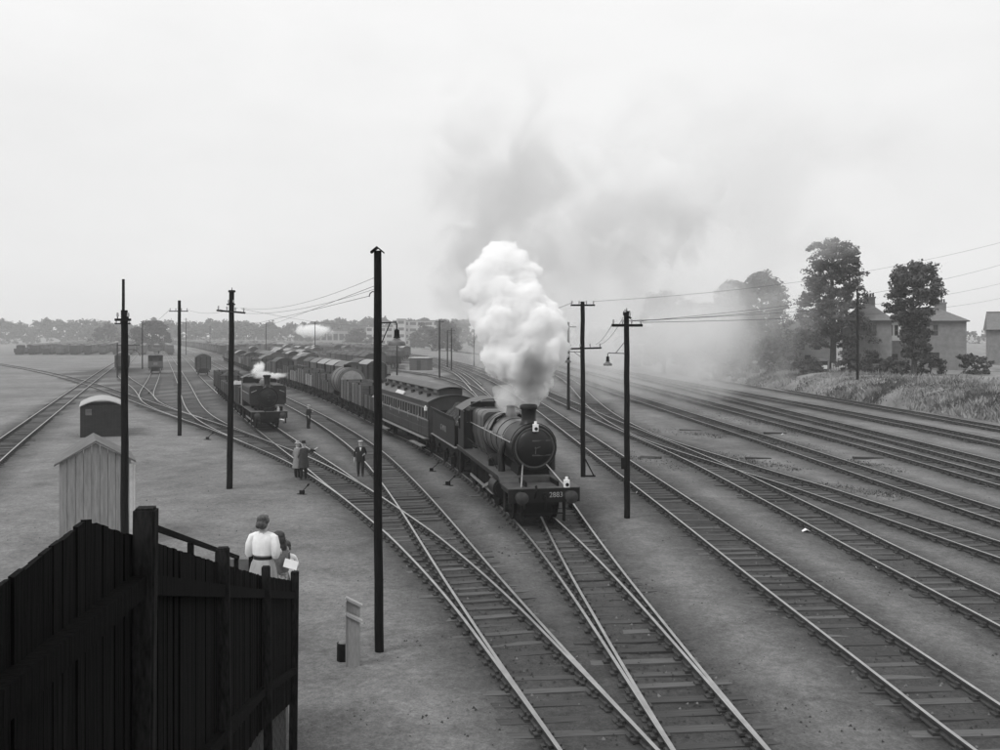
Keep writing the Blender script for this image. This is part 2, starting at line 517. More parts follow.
prof = [(-.035, .16), (.035, .16), (.035, .115), (.01, .10), (.01, .045), (.05, .025), (.05, .0), (-.05, .0), (-.05, .025), (-.01, .045), (-.01, .10), (-.035, .115)]
def rail_mesh(path, off, s0, s1, dz):
    v = []; f = []; mi = []
    ss = []
    q = s0
    while q < s1:
        ss.append(q)
        y = path.at(q).y
        q += 0.8 if y < 90 else 3.0 if y < 200 else 8.0
    ss.append(s1)
    pr = prof
    n = len(pr)
    for q in ss:
        c = path.at(q)
        nx_, ny_ = np.interp(q, path.s, path.n[:, 0]), np.interp(q, path.s, path.n[:, 1])
        for a, h in pr:
            v.append((c.x + nx_ * (off + a), c.y + ny_ * (off + a), h + 0.012 + dz))
    for i in range(len(ss) - 1):
        for k in range(n):
            k2 = (k + 1) % n
            f.append((i * n + k, i * n + k2, (i + 1) * n + k2, (i + 1) * n + k))
            mi.append(0 if k == 0 else 1)
    f.append(tuple(range(n))); mi.append(1)
    f.append(tuple(reversed(range((len(ss) - 1) * n, len(ss) * n)))); mi.append(1)
    me = bpy.data.meshes.new('rail')
    me.from_pydata(v, [], f)
    me.materials.append(rail_mat); me.materials.append(rail_side)
    me.polygons.foreach_set('material_index', mi)
    me.update()
    return me

SLM = []
for k in range(5):
    m_ = MB().box((0, 0, -0.075), (1, 0.25, 0.15))
    rr = random.Random(k)
    m_.v = [(x * (1 + rr.uniform(-.02, .02)), y * (1 + rr.uniform(-.08, .06)), z + rr.uniform(-.012, .008)) for x, y, z in m_.v]
    SLM.append(m_.mesh('sleeper', sleeper_mat, smooth=False))
trackno = 0
for key in ALLK:
    p = PATH[key]
    root = link('railway_track', None); root['kind'] = 'structure'
    dz = 0.0022 * trackno
    trackno += 1
    far_only = key.startswith('R')
    s0 = 0.0
    s1 = min(p.len - 1, p.s_at_depth(480) if p.p[-1, 1] > 480 else p.len - 1)
    for sgn in (-1, 1):
        o = link('rail', rail_mesh(p, sgn * 0.7525, s0, s1, dz), root)
    # sleepers
    smb = MB(); cmb = MB()
    q = 0.4 + random.random() * 0.3
    others = [k2 for k2 in ALLK if k2 != key]
    while q < s1:
        c = p.at(q)
        if c.y > (150 if not far_only else 130):
            break
        if not in_view(c.x, c.y, 120):
            q += 0.76; continue
        i = int(q / 0.5)
        tv = Vector((p.t[min(i, len(p.t) - 1)][0], p.t[min(i, len(p.t) - 1)][1], 0))
        nv = Vector((tv.y, -tv.x, 0))
        lo, hi = -1.3, 1.3
        skip = False
        for k2 in others:
            p2 = PATH[k2]
            j = np.argmin(np.abs(p2.p[:, 1] - c.y) + np.abs(p2.p[:, 0] - c.x))
            dd = Vector((p2.p[j][0], p2.p[j][1], 0)) - c
            if dd.length < 2.45 and abs(dd.dot(tv)) < 1.2:
                if ALLK.index(k2) < ALLK.index(key):
                    skip = True
                else:
                    lat = dd.dot(nv)
                    lo = min(lo, lat - 1.3); hi = max(hi, lat + 1.3)
        if not skip:
            ln = hi - lo + random.uniform(-.08, .06)
            cc = c + nv * ((lo + hi) / 2 + random.uniform(-.05, .05))
            top = 0.012 + random.uniform(-.022, .018)
            ang = math.atan2(nv.y, nv.x) + random.uniform(-.02, .02)
            if c.y < 62:
                o = link('sleeper', random.choice(SLM), root)
                o.location = (cc.x, cc.y, top); o.rotation_euler = (random.uniform(-.02, .02), 0, ang); o.scale = (ln, random.uniform(.85, 1.1), 1)
            else:
                smb.box((cc.x, cc.y, top - .06), (ln, .25, .12), 0, Matrix.Rotation(ang, 3, 'Z'))
        if c.y < 75:
            for sgn in (-1, 1):
                r_ = c + nv * (sgn * 0.7525)
                cmb.box((r_.x, r_.y, 0.035), (.34, .17, .05), 0, Matrix.Rotation(math.atan2(nv.y, nv.x), 3, 'Z'))
                for e in (-1, 1):
                    r2 = c + nv * (sgn * 0.7525 + e * .07)
                    cmb.box((r2.x, r2.y, 0.085), (.06, .12, .07), 0, Matrix.Rotation(math.atan2(nv.y, nv.x), 3, 'Z'))
        q += 0.66 + random.uniform(-.05, .05)
    if smb.f:
        o = smb.build('sleeper_bed', sleeper_mat, root, smooth=False); o['kind'] = 'stuff'
    if cmb.f:
        o = cmb.build('rail_chair', rail_side, root, smooth=False); o['kind'] = 'stuff'
# ------------------------------------------------------------------ grass bank on the right
def bank_foot(d):
    return 37.4 - 0.085 * (d - 86)
bx = np.array([0, .5, 1.2, 2.2, 3.4, 4.8, 6.5, 9, 13, 20, 32, 60, 140, 400, 1500])
bz = np.array([-.06, .35, .8, 1.25, 1.6, 1.85, 2.0, 2.05, 2.1, 2.15, 2.2, 2.2, 2.2, 2.2, 2.2])
ys = np.r_[np.arange(20, 190, 1.5), np.arange(190, 620, 10)]
vs = []
for y in ys:
    wob = (vnoise(np.array([y * .16]), np.array([0.5]), 4)[0] - .5) * 1.2
    for x_, z_ in zip(bx, bz):
        nzv = (vnoise(np.array([y * .35]), np.array([x_ * .5]), 5)[0] - .5) * .5 * (0 if x_ == 0 else 1) * (z_ > 0)
        vs.append((bank_foot(y) + wob + x_, y, max(z_ + nzv, -.06)))
nb = len(bx)
ii = np.arange(len(ys) * nb).reshape(len(ys), nb)
bf = np.c_[ii[:-1, :-1].ravel(), ii[:-1, 1:].ravel(), ii[1:, 1:].ravel(), ii[1:, :-1].ravel()]
bo = link('embankment', np_mesh('embankment', vs, bf, grass_mat, smooth=True)); bo['kind'] = 'structure'
def bank_z(x, y):
    return float(np.interp(x - bank_foot(y), bx, bz)) if x > bank_foot(y) else 0.0
# tussocks: one mass of blades
n = 26000
yy = RNG.uniform(60, 165, n); off = np.abs(RNG.normal(0, 1, n)) * 6.0 + 0.05
xx = np.array([bank_foot(q) for q in yy]) + off
zz = np.interp(off, bx, bz) - .12
clump = vnoise(xx * .5, yy * .5, 9)
hh = RNG.uniform(.15, .5, n) * (0.35 + 1.25 * clump)
an = RNG.uniform(0, 6.28, n); wd = RNG.uniform(.05, .14, n)
lean = RNG.normal(0, .5, (n, 2)) * hh[:, None]
v = np.empty((n, 3, 3))
v[:, 0] = np.c_[xx - np.cos(an) * wd, yy - np.sin(an) * wd, zz]
v[:, 1] = np.c_[xx + np.cos(an) * wd, yy + np.sin(an) * wd, zz]
v[:, 2] = np.c_[xx + lean[:, 0], yy + lean[:, 1], zz + hh + .12]
go_ = link('long_grass', np_mesh('long_grass', v.reshape(-1, 3), np.arange(n * 3).reshape(n, 3), [grass_mat, mat('pale dry grass', 0.26, .85, .4, .5), mat('dark weeds', .07, .85, .5, .5)], mi=np.where(clump > .62, 1, np.where(clump < .36, 2, 0))))
go_['kind'] = 'stuff'; go_['label'] = 'rough long grass and weeds along the railway bank'

# weeds growing between the right-hand tracks: one mass
wl = []
for (x0, y0, x1, y1, nn) in ((700, 452, 760, 462, 260), (760, 440, 830, 452, 300), (640, 428, 720, 436, 220), (820, 486, 900, 497, 260), (850, 462, 900, 472, 220), (690, 408, 800, 434, 380), (560, 404, 640, 420, 120), (740, 462, 800, 470, 160), (610, 452, 690, 470, 120)):
    u = RNG.random(nn)
    x_ = x0 + (x1 - x0) * u + RNG.normal(0, 6, nn); y_ = y0 + (y1 - y0) * u + RNG.normal(0, 1.6, nn)
    d_ = F * CAMZ / (y_ - HZ)
    wl.append(np.c_[(x_ - 500) * d_ / F, d_])
wl = np.vstack(wl); wl = np.repeat(wl, 4, 0) + RNG.normal(0, .2, (len(wl) * 4, 2))
n = len(wl); an = RNG.uniform(0, 6.28, n); wd = RNG.uniform(.02, .06, n); hh = RNG.uniform(.02, .11, n)
v = np.empty((n, 3, 3))
v[:, 0] = np.c_[wl[:, 0] - np.cos(an) * wd, wl[:, 1] - np.sin(an) * wd, np.full(n, -.02)]
v[:, 1] = np.c_[wl[:, 0] + np.cos(an) * wd, wl[:, 1] + np.sin(an) * wd, np.full(n, -.02)]
v[:, 2] = np.c_[wl[:, 0] + RNG.normal(0, .08, n), wl[:, 1] + RNG.normal(0, .08, n), hh]
o = link('weeds', np_mesh('weeds', v.reshape(-1, 3), np.arange(n * 3).reshape(n, 3), [MATS['dark weeds'], grass_mat], mi=(RNG.random(n) < .35).astype(int)))
o['kind'] = 'stuff'; o['label'] = 'low weeds growing between the right tracks'

# small weeds and litter of clinker on the cess: one mass
n = 8000
px_ = RNG.uniform(0, 1000, n); py_ = 372 + 380 * RNG.beta(1.0, 1.5, n)
dd_ = F * CAMZ / (py_ - HZ); sx = (px_ - 500) * dd_ / F
hs = RNG.uniform(.008, .036, n)
an = RNG.uniform(0, 6.28, n)
v = np.empty((n, 4, 3))
for k in range(3):
    v[:, k] = np.c_[sx + np.cos(an + k * 2.1) * hs * 1.4, dd_ + np.sin(an + k * 2.1) * hs * 1.4, np.full(n, -.005)]
v[:, 3] = np.c_[sx + RNG.normal(0, .01, n), dd_ + RNG.normal(0, .01, n), hs + .01]
fi = np.array([[0, 1, 3], [1, 2, 3], [2, 0, 3]])
fa = (np.arange(n)[:, None, None] * 4 + fi[None]).reshape(-1, 3)
co = link('clinker', np_mesh('clinker', v.reshape(-1, 3), fa, [mat('pale clinker', .13, .9, .4, 3.0), mat('dark clinker', .03, .8, .4, 3.0)], mi=np.repeat((RNG.random(n) < .8).astype(int), 3)))
co['kind'] = 'stuff'

# ------------------------------------------------------------------ poles
def insul(mb, p, mi=1):
    mb.cyl(p, (p[0], p[1], p[2] + .06), .015, n=6, mi=0)
    mb.cyl((p[0], p[1], p[2] + .06), (p[0], p[1], p[2] + .17), .04, .028, n=8, mi=mi)

def pole(label, base, ztop, r0, r1, arms=(), cap='flat', lean=0.0, group=None, far=False):
    t = thing('telegraph_pole', label, 'pole', base, 0, group)
    h = ztop - base[2]
    m = MB()
    rings = []
    K = 4 if far else 10
    for i in range(K + 1):
        f_ = i / K
        r = r0 + (r1 - r0) * f_
        ring = []
        nn = 6 if far else 12
        for k in range(nn):
            a = 2 * math.pi * k / nn
            rr = r * (1 + (0 if far else random.uniform(-.03, .03)))
            ring.append((lean * f_ * h + rr * math.cos(a), rr * math.sin(a), -.3 + (h + .3) * f_))
        bx_, by_ = (0, 0) if far else (random.uniform(-.012, .012), random.uniform(-.012, .012))
        rings.append([(q_[0] + bx_, q_[1] + by_, q_[2]) for q_ in ring])
    m.loft(rings)
    m.build('shaft', tar_wood, t)
    if cap == 'roof':
        c = MB()
        for sx_ in (-1, 1):
            c.add([(0, -.13, .14), (0, .13, .14), (sx_ * .135, .13, .03), (sx_ * .135, -.13, .03), (0, -.13, .105), (0, .13, .105), (sx_ * .135, .13, -.005), (sx_ * .135, -.13, -.005)],
                  [(0, 1, 2, 3), (7, 6, 5, 4), (0, 3, 7, 4), (1, 5, 6, 2), (3, 2, 6, 7)])
        o = c.build('pole_cap', tar_wood, t, smooth=False, fix=True); o.location = (lean * h, 0, h - .05)
    elif cap == 'collar':
        c = MB().cyl((0, 0, -.04), (0, 0, .05), r1 * 1.5, r1 * 1.3, 10).cyl((0, 0, .05), (0, 0, .17), .02, .01, 6)
        o = c.build('pole_cap', tar_wood, t); o.location = (lean * h, 0, h)
    for a in arms:
        z = a['z'] - base[2]; half = a['w'] / 2; cx = a.get('cx', 0.0) + lean * h
        m = MB()
        rot = Matrix.Rotation(a.get('tilt', 0.0), 3, 'Y') @ Matrix.Rotation(a.get('yaw', 0.0), 3, 'Z')
        m.box((0, 0, 0), (a['w'], .08, a.get('h', .1)), 0, rot)
        o = m.build('cross_arm', tar_wood, t, smooth=False); o.location = (cx, -r1 - .02, z)
        k_ = a.get('n', 4)
        for j in range(k_):
            q = MB()
            u = -half + .07 + (2 * half - .14) * j / max(k_ - 1, 1)
            insul(q, (0, 0, 0))
            io = q.build('insulator', [dark_iron, porcelain], o); io.location = rot @ Vector((u, 0, a.get('h', .1) / 2))
    return t

pB = pole('thin dark pole with one high cross arm behind the second bend of rails', G(179.5, 436), 9.15, .14, .10,
     [dict(z=8.42, w=1.28, n=4, h=.06)], lean=-.002)
pC = pole('dark pole with short and long cross arms right of the open left yard', G(229.5, 489), 8.72, .14, .11,
     [dict(z=8.14, w=.36, n=2, h=.06), dict(z=7.82, w=1.26, n=4, h=.08, tilt=.09)], cap='collar', lean=.012)
pD = pole('nearest tall square dark pole with a little roof cap and lamp bracket', G(379, 652), 8.57, .098, .082, [], cap='roof', lean=-.004)
pE = pole('dark two-armed pole right of the engine, behind the lamp pole', G(583, 477), 8.4, .12, .10,
     [dict(z=8.22, w=1.16, n=4, h=.08), dict(z=6.16, w=1.55, n=4, h=.08, cx=.12, tilt=-.03)], lean=-.003)
pF = pole('thick dark pole with long cross arm between engine and right tracks', G(627, 519), 7.62, .115, .095,
     [dict(z=7.48, w=.34, n=2, h=.07, tilt=.5), dict(z=7.14, w=1.14, n=4, h=.1)], cap='collar', lean=-.0015)
pA = pole('thick dark pole standing close behind the foreground fence', (P(124.5, 400, 27).x, 27, 0), 7.5, .115, .095,
     [dict(z=7.22, w=.45, n=2, h=.07)], lean=.0)
pA2 = pole('slender tall pole rising behind the thick left pole', (P(123.4, 300, 45).x, 45, 0), 9.5, .1, .065, [dict(z=7.35, w=.75, n=4, h=.06)])
gB = P(857.5, 377, 104)
pG = pole('lone dark pole standing on the grass bank by the houses', (gB.x, 104, bank_z(gB.x, 104) - .1), 12.0, .16, .12,
     [dict(z=11.5, w=1.5, n=4, h=.1, yaw=1.2)])
far_poles = [(142.4, 322, 190, 'far thin pole beside the round tree on the left'), (186, 318, 330, 'thin misty pole above the lone van'),
  (266, 323, 300, 'faint pole among wagons right of the left loaded train'), (315, 322, 260, 'faint slender pole left of the roofed lamp pole'),
  (397, 338, 160, 'faint pole seen under the hanging lamp'), (439.5, 319, 150, 'tallest faint pole left of the steam plume'), (447.5, 330, 200, 'short faint pole right of the tallest misty one'),
  (451.5, 328, 180, 'faint pole close beside the short misty one'), (474, 330, 210, 'faint pole half lost at the edge of the steam'), (568.5, 322, 85, 'thin pole with lamp behind the two-armed pole'),
  (210, 326, 420, 'very faint pole on the far horizon above the van')]
for x, y, d, lb in far_poles:
    p_ = P(x, y, d)
    pole(lb, (p_.x, d, 0), p_.z, .15, .1, [dict(z=p_.z - .45, w=1.4, n=0, h=.1)], far=True, group='distant poles')

# lamps on brackets
def lamp(label, base, arm, drop, brace, rad):
    """base: fixing point on the pole; arm: reach (signed x)"""
    t = thing('yard_lamp', label, 'lamp', base)
    s_ = 1 if arm > 0 else -1
    MB().tube([(0, 0, 0), (arm * .96, 0, .02), (arm, 0, -.02), (arm, 0, -drop)], .016, 6).build('bracket', dark_iron, t)
    MB().tube([(0, 0, brace), (arm * .55, 0, 0)], .012, 6).build('brace', dark_iron, t)
    MB().lathe([(.02, 0), (.055, -.03), (.06, -.16), (.08, -.19), (.0, -.2)], (arm, 0, -drop), n=12).build('lamp_holder', dark_iron, t)
    MB().lathe([(.06, -.2), (.1, -.24), (rad * .9, -.27), (rad, -.31), (rad, -.345), (rad * .95, -.35), (rad * .3, -.3), (.05, -.26)], (arm, 0, -drop), n=20).build('lamp_shade', [mat('enamel shade', .12, .4, .3)], t)
    return t
d_ = pD.location
q = P(385, 323, d_.y)
lamp('hanging enamel lamp on the nearest tall pole', (d_.x + .06, d_.y, q.z), .32, .13, -.42, .19)
q = P(620, 353.5, pF.location.y)
lamp('lamp on the left bracket of the thick right pole', (pF.location.x - .09, pF.location.y, q.z), -.62, .1, .42, .165)
q = P(580, 352, pE.location.y)
lamp('small lamp hung from the two-armed pole', (pE.location.x - .09, pE.location.y, q.z), -.62, .16, -.25, .14)
q = P(372, 292, d_.y)
o = tag(MB().tube([(0, 0, 0), (-.05, 0, .01), (-.1, 0, -.03), (-.12, 0, -.1)], .012, 6).build('wire_hook', dark_iron), 'bent iron hook high on the nearest tall pole', 'hook')
o.location = (d_.x - .09, d_.y, q.z)
# foot brackets at the two-armed pole
tag(MB().beam((0.08, 0, .9), (.55, 0, 0), .06, .06).beam((.1, 0, .05), (.6, 0, .05), .06, .06).build('pole_strut', tar_wood), 'short raking strut at the foot of the two-armed pole', 'strut').location = pE.location
tag(MB().box((0, 0, 0), (.16, .14, .42)).box((0, -.08, .02), (.1, .03, .3)).build('switch_box', dark_iron), 'small switch box on the thick right pole', 'box').location = (pF.location.x - .14, pF.location.y - .04, P(0, 463, pF.location.y).z)

# overhead wires
def wire(label, a, b, sag=.25, r=.008):
    a = Vector(a); b = Vector(b)
    pts = [a.lerp(b, i / 24) - Vector((0, 0, sag * 4 * (i / 24) * (1 - i / 24))) for i in range(25)]
    o = MB().tube(pts, r, 5).build('overhead_wire', wire_mat)
    return tag(o, label, 'wire', 'overhead wires')
def armtip(p, dx, z):
    return Vector((p.location.x + dx, p.location.y - .12, z))
wire('wire from the thick right pole rising over the large tree, upper line', armtip(pF, .5, 7.3), P(1010, 262, 70), .5)
wire('wire from the thick right pole to the bank pole, lower line', armtip(pF, .2, 7.3), armtip(pG, -.2, 11.6), .5, .011)
wire('wire from the thick right pole towards the houses, lowest line', armtip(pF, .5, 7.25), P(1010, 296, 110), .6, .01)
wire('wire from the two-armed pole to the thick right pole arm', armtip(pE, .6, 6.35), armtip(pF, -.5, 7.3), .15)
wire('wire from the two-armed pole to the thick right pole top', armtip(pE, .8, 6.35), armtip(pF, -.15, 7.45), .2)
wire('wire from the thick right pole climbing to the right edge, second line', armtip(pF, -.2, 7.3), P(1010, 281, 90), .6, .009)
wire('wire from the two-armed pole top crossing to the far right', armtip(pE, .5, 8.4), P(1010, 240, 60), .6, .007)
wire('wire from the two-armed pole back into the steam', armtip(pE, -.5, 8.35), P(452, 330, 180), 1.0, .012)
wire('wire crossing from the left cross-armed pole to the roofed lamp pole, upper line', armtip(pC, .5, 8.0), (d_.x - .09, d_.y, 8.0), .3, .0045)
wire('wire crossing from the left cross-armed pole to the roofed lamp pole, lower line', armtip(pC, -.5, 7.95), (d_.x - .1, d_.y, 7.75), .35, .0045)
wire('long wire running from the nearest pole hook over the wagon yard', (d_.x - .2, d_.y, P(0, 296, d_.y).z), P(200, 329, 330), .8, .006)
wire('faint wire running from the nearest pole over the distant wagons', (d_.x - .1, d_.y, P(0, 286, d_.y).z), P(232, 331, 300), .8, .006)
wire('wire from the thin single-armed pole back to the far left pole', armtip(pB, -.55, 8.6), P(142.4, 325, 190), .6, .01)
wire('wire from the thin single-armed pole to the cross-armed pole', armtip(pB, .5, 8.55), armtip(pC, .4, 7.98), .25, .006)
wire('low wire across the yard below the horizon trees', armtip(pC, .55, 7.95), P(400, 318, 160), 1.0, .006)

# ------------------------------------------------------------------ footpath ramp with timber fence (foreground left)
fpts = [Vector((-1.14, 1.2, 0)), Vector((-1.25, 2.0, 0)), Vector((-1.71, 4.5, 0)), Vector((-2.30, 7.8, 0)), Vector((-2.93, 11.6, 0)), Vector((-3.29, 15.0, 0))]
def fz(d):                     # top of the boards
    return min(7.06 - .284 * d, 6.03)      # level landing, then the slope
ft = thing('timber_fence', 'black creosoted close-boarded fence dropping away along the footpath', 'fence', (0, 0, 0))
for i, p in enumerate(fpts[1:]):
    d = p.y
    top = {0: fz(d) + .12, 1: 5.92, 2: 4.98, 3: 3.88, 4: 2.95}[i]
    m = MB()
    wv = .104 if i != 4 else .13
    bm = bmesh.new()
    bmesh.ops.create_cube(bm, size=1)
    bmesh.ops.scale(bm, vec=(wv, wv, 3.3), verts=bm.verts)
    bmesh.ops.bevel(bm, geom=[e for e in bm.edges], offset=.012, segments=2, affect='EDGES')
    me = bpy.data.meshes.new('post'); bm.to_mesh(me); bm.free(); me.materials.append(worn_post)
    o = link('post', me, ft)
    o.location = (p.x + (.03, -.023, -.01, .03, -.035)[i], p.y, top - 1.65); o.rotation_euler = (random.uniform(-.01, .01), random.uniform(-.012, .012), .17)
def fence_at(d):
    ys_ = [q.y for q in fpts]; xs_ = [q.x for q in fpts]
    return float(np.interp(d, ys_, xs_))
d = 1.3
bi = 0
while d < 15.04:
    wdt = .098
    th = .018
    dir_ = Vector((fence_at(d + .1) - fence_at(d), .1, 0)).normalized()
    c = Vector((fence_at(d) - .07, d, 0))
    top = fz(d) + random.uniform(-.006, .006)
    bot = fz(d) - 1.95
    m = MB()
    nrm = Vector((dir_.y, -dir_.x, 0))
    hw = dir_ * (wdt / 2)
    j1, j2 = random.uniform(-.006, .006), random.uniform(-.004, .004)
    sl = (fz(d + .05) - fz(d - .05)) * 5 * wdt
    vs_ = []
    for e in (-1, 1):
        for (u, z) in ((-1, bot), (1, bot), (1, top), (-1, top)):
            q = c + hw * u + nrm * (e * th / 2 + j1)
            vs_.append((q.x, q.y, z + sl * u + (random.uniform(-.003, .003) if z == top else 0)))
    m.add(vs_, [(0, 1, 2, 3), (7, 6, 5, 4), (0, 4, 5, 1), (1, 5, 6, 2), (2, 6, 7, 3), (3, 7, 4, 0)])
    m.build('board', fence_wood, ft, smooth=False, fix=True)
    d += (wdt + random.uniform(.002, .008)) * dir_.y
    bi += 1
for i in range(1, len(fpts) - 1):
    a, b_ = fpts[i], fpts[i + 1]
    for dz_ in (.235, 1.45):
        MB().beam((a.x - .03, a.y, fz(a.y) - dz_), (b_.x - .03, b_.y, fz(b_.y) - dz_), .07, .1).build('rail', fence_wood, ft, smooth=False)
a, b_ = fpts[0], fpts[1]
MB().beam((a.x - .03, a.y, fz(a.y) - .235), (b_.x - .03, b_.y, fz(b_.y) - .235), .07, .1).build('rail', fence_wood, ft, smooth=False)

# ramp fill and its brick retaining wall below the boards
wall = link('retaining_wall', None); tag(wall, 'sooty brick retaining wall below the black footpath fence', 'wall')
core = MB()
rings = []
for p in fpts:
    x1 = p.x - .22
    rings.append([(x1, p.y, -.1), (x1, p.y, fz(p.y) - .72), (x1 - 2.0 - .11 * p.y, p.y, fz(p.y) - .72), (x1 - 2.0 - .11 * p.y, p.y, -.1)])
p = Vector((-3.40, 15.9, 0)); x1 = p.x - .22
rings.append([(x1, p.y, -.1), (x1, p.y, fz(p.y) - .72), (x1 - 2.0 - .11 * p.y, p.y, fz(p.y) - .72), (x1 - 2.0 - .11 * p.y, p.y, -.1)])
core.loft(rings)
ro = core.build('footpath', mat('trodden path', .1, .95, .3, 3.0), None, smooth=False, fix=True); ro['kind'] = 'structure'
bmb = {}
brick_me = MB().box((0, 0, 0), (.05, .215, .066)).mesh('brick', brick_mat, smooth=False)
count = 0
row = 0
z = 0.05
mass = MB()
while z < 5.6:
    d = 4.0 + (.1125 if row % 2 else 0)
    while d < 14.6:
        zt = fz(d) - 1.9
        yv = HZ + (CAMZ - z) * F / d
        if z < zt and yv < 770 and count < 290:
            o = link('brick', brick_me, wall)
            dir_ = Vector((fence_at(d + .1) - fence_at(d), .1, 0)).normalized()
            o.location = (fence_at(d) - .155 + random.uniform(-.004, .004), d, z)
            o.rotation_euler = (0, 0, math.atan2(dir_.y, dir_.x) - math.pi / 2)
            count += 1
        d += .225
    z += .078; row += 1
m = MB()
rings = []
for p in fpts:
    x1 = p.x - .165
    rings.append([(x1, p.y, -.1), (x1, p.y, fz(p.y) - 1.88), (x1 - .05, p.y, fz(p.y) - 1.88), (x1 - .05, p.y, -.1)])
m.loft(rings)
m.build('mortar_bed', mat('old mortar', .03, .95, .3, 5.0), wall, smooth=False, fix=True)

# far handrail of the ramp
hr = thing('ramp_handrail', 'plain dark timber handrail on the far side of the footpath', 'handrail')
a, b_ = P(150, 526, 11.7), P(238, 557.5, 19.8)
MB().beam(a, b_, .06, .07).build('top_rail', fence_wood, hr, smooth=False)
MB().beam(a - Vector((0, 0, .45)), b_ - Vector((0, 0, .45)), .06, .08).build('lower_rail', fence_wood, hr, smooth=False)
for f_ in (.02, .35, .68, .985):
    q = a.lerp(b_, f_)
    MB().box((q.x - .02, q.y, q.z - .75), (.08, .08, 1.45)).build('post', fence_wood, hr, smooth=False)
q = P(236, 567, 21)
pb = thing('fence_panel', 'small pale grey board beside the woman, past the black fence', 'board', (q.x, q.y, 0))
MB().bb(-.3, .3, -.03, .03, .2, q.z + .18).build('panel', mat('grey board', .11, .9, .3, 3.0), pb, smooth=False)
MB().bb(.3, .38, -.05, .05, -.1, q.z + .28).build('post', fence_wood, pb, smooth=False)

# ------------------------------------------------------------------ huts on the left
sh = thing('lamp_shed', 'pale boarded shed with gable end behind the thick left pole', 'shed', (P(131, 460, 30).x, 30, 0), R(25))
Wd, Eh, Pk, Ln = 2.1, 2.74, 3.35, 2.4
k = 0
x = -Wd
while x < -.01:
    x2 = min(x + .235, 0)
    zz_ = lambda q: Eh + (Pk - Eh) * (1 - abs(q + Wd / 2) / (Wd / 2))
    mid = [x + .006, x2 - .006]
    pts_ = [(mid[0], 0), (mid[1], 0), (mid[1], zz_(mid[1])), (mid[0], zz_(mid[0]))]
    if mid[0] < -Wd / 2 < mid[1]:
        pts_.insert(3, (-Wd / 2, Pk))
    m = MB()
    nn = len(pts_)
    m.add([(a_, 0, b2) for a_, b2 in pts_] + [(a_, .03, b2) for a_, b2 in pts_], [tuple(range(nn)), tuple(reversed(range(nn, 2 * nn)))] + [(i, nn + i, nn + (i + 1) % nn, (i + 1) % nn) for i in range(nn)])
    m.build('wall_board', mat('pale shed boards', .25, .85, .3, 3.0, stretch=(4, 4, .5), bump=.4), sh, smooth=False, fix=True)
    x = x2
m = MB()
m.bb(-Wd + .02, -.02, .04, Ln, 0, Eh)
m.build('wall', mat('shed wall', .2, .85, .2, 3.0), sh, smooth=False)
for sx_ in (0, 1):
    m = MB()
    xe = .14 if sx_ else -Wd - .14
    ze = Eh - .06
    m.add([(-Wd / 2, -.15, Pk + .03), (-Wd / 2, Ln + .1, Pk + .03), (xe, Ln + .1, ze), (xe, -.15, ze), (-Wd / 2, -.15, Pk + .09), (-Wd / 2, Ln + .1, Pk + .09), (xe, Ln + .1, ze + .06), (xe, -.15, ze + .06)],
          [(0, 1, 2, 3), (7, 6, 5, 4), (0, 3, 7, 4), (1, 5, 6, 2), (3, 2, 6, 7), (0, 4, 5, 1)])
    m.build('roof_slope', mat('felt roof', .12, .9, .3, 2.0), sh, smooth=False, fix=True)
MB().bb(-.05, .05, -.06, -.005, 0, Eh - .1).build('corner_board', offwhite, sh, smooth=False)
MB().tube([(.1, -.05, Eh - .15), (.1, -.05, .1)], .035, 8).build('drainpipe', offwhite, sh)

vb = thing('grounded_van_body', 'old dark van body used as hut, pale arched roof', 'hut', (P(101.5, 437, 62).x, 62, 0), R(23))
m = MB()
for k in range(13):
    m.bb(-1.3 + k * .2, -1.3 + k * .2 + .192, -.02, .02, 0, 2.05 + .12 * math.cos((k - 6) / 6.5 * 1.4))
m.build('end_boards', wagon_dark, vb, smooth=False)
MB().bb(-1.28, 1.28, .021, 5.4, 0, 2.04).build('body', wagon_dark, vb, smooth=False)
MB().bb(-.98, -.6, -.05, -.021, 1.5, 1.9).build('vent_panel', wagon_pale, vb, smooth=False)
def arch_roof(w_, y0, y1, ze, rise, th=.05, n=12):
    r0 = []; r1 = []
    for k in range(n + 1):
        u = -1 + 2 * k / n
        x_ = u * w_ / 2; z_ = ze + rise * (1 - u * u)
        r0.append((x_, z_))
    loop = r0 + [(x_, z_ - th) for x_, z_ in reversed(r0)]
    return MB().loft([[(x_, y0, z_) for x_, z_ in loop], [(x_, y1, z_) for x_, z_ in loop]])
arch_roof(2.75, -.12, 5.5, 2.08, .42, .06).build('roof', mat('whitened roof', .32, .8, .12, 2.0), vb, fix=True)

# loading gauge over the far left siding
lg_p = P(125, 372, 150)
lg = thing('loading_gauge', 'curved iron loading gauge hanging over the far left siding', 'loading gauge', (P(131, 360, 150).x, 150, 0))
MB().cyl((-2.2, 0, -.1), (-2.2, 0, 5.6), .12, .1, 8).build('post', tar_wood, lg)
MB().beam((-2.2, 0, 5.3), (1.4, 0, 5.3), .1, .12).build('arm', tar_wood, lg)
MB().tube([(1.45 * math.sin(a_), 0, 3.4 + 1.2 * math.cos(a_)) for a_ in np.linspace(-1.5, 1.5, 15)], .05, 6).build('gauge_bar', dark_iron, lg)
for s_ in (-.9, .9):
    MB().tube([(s_, 0, 5.3), (s_, 0, 4.3)], .025, 5).build('hanger', dark_iron, lg)

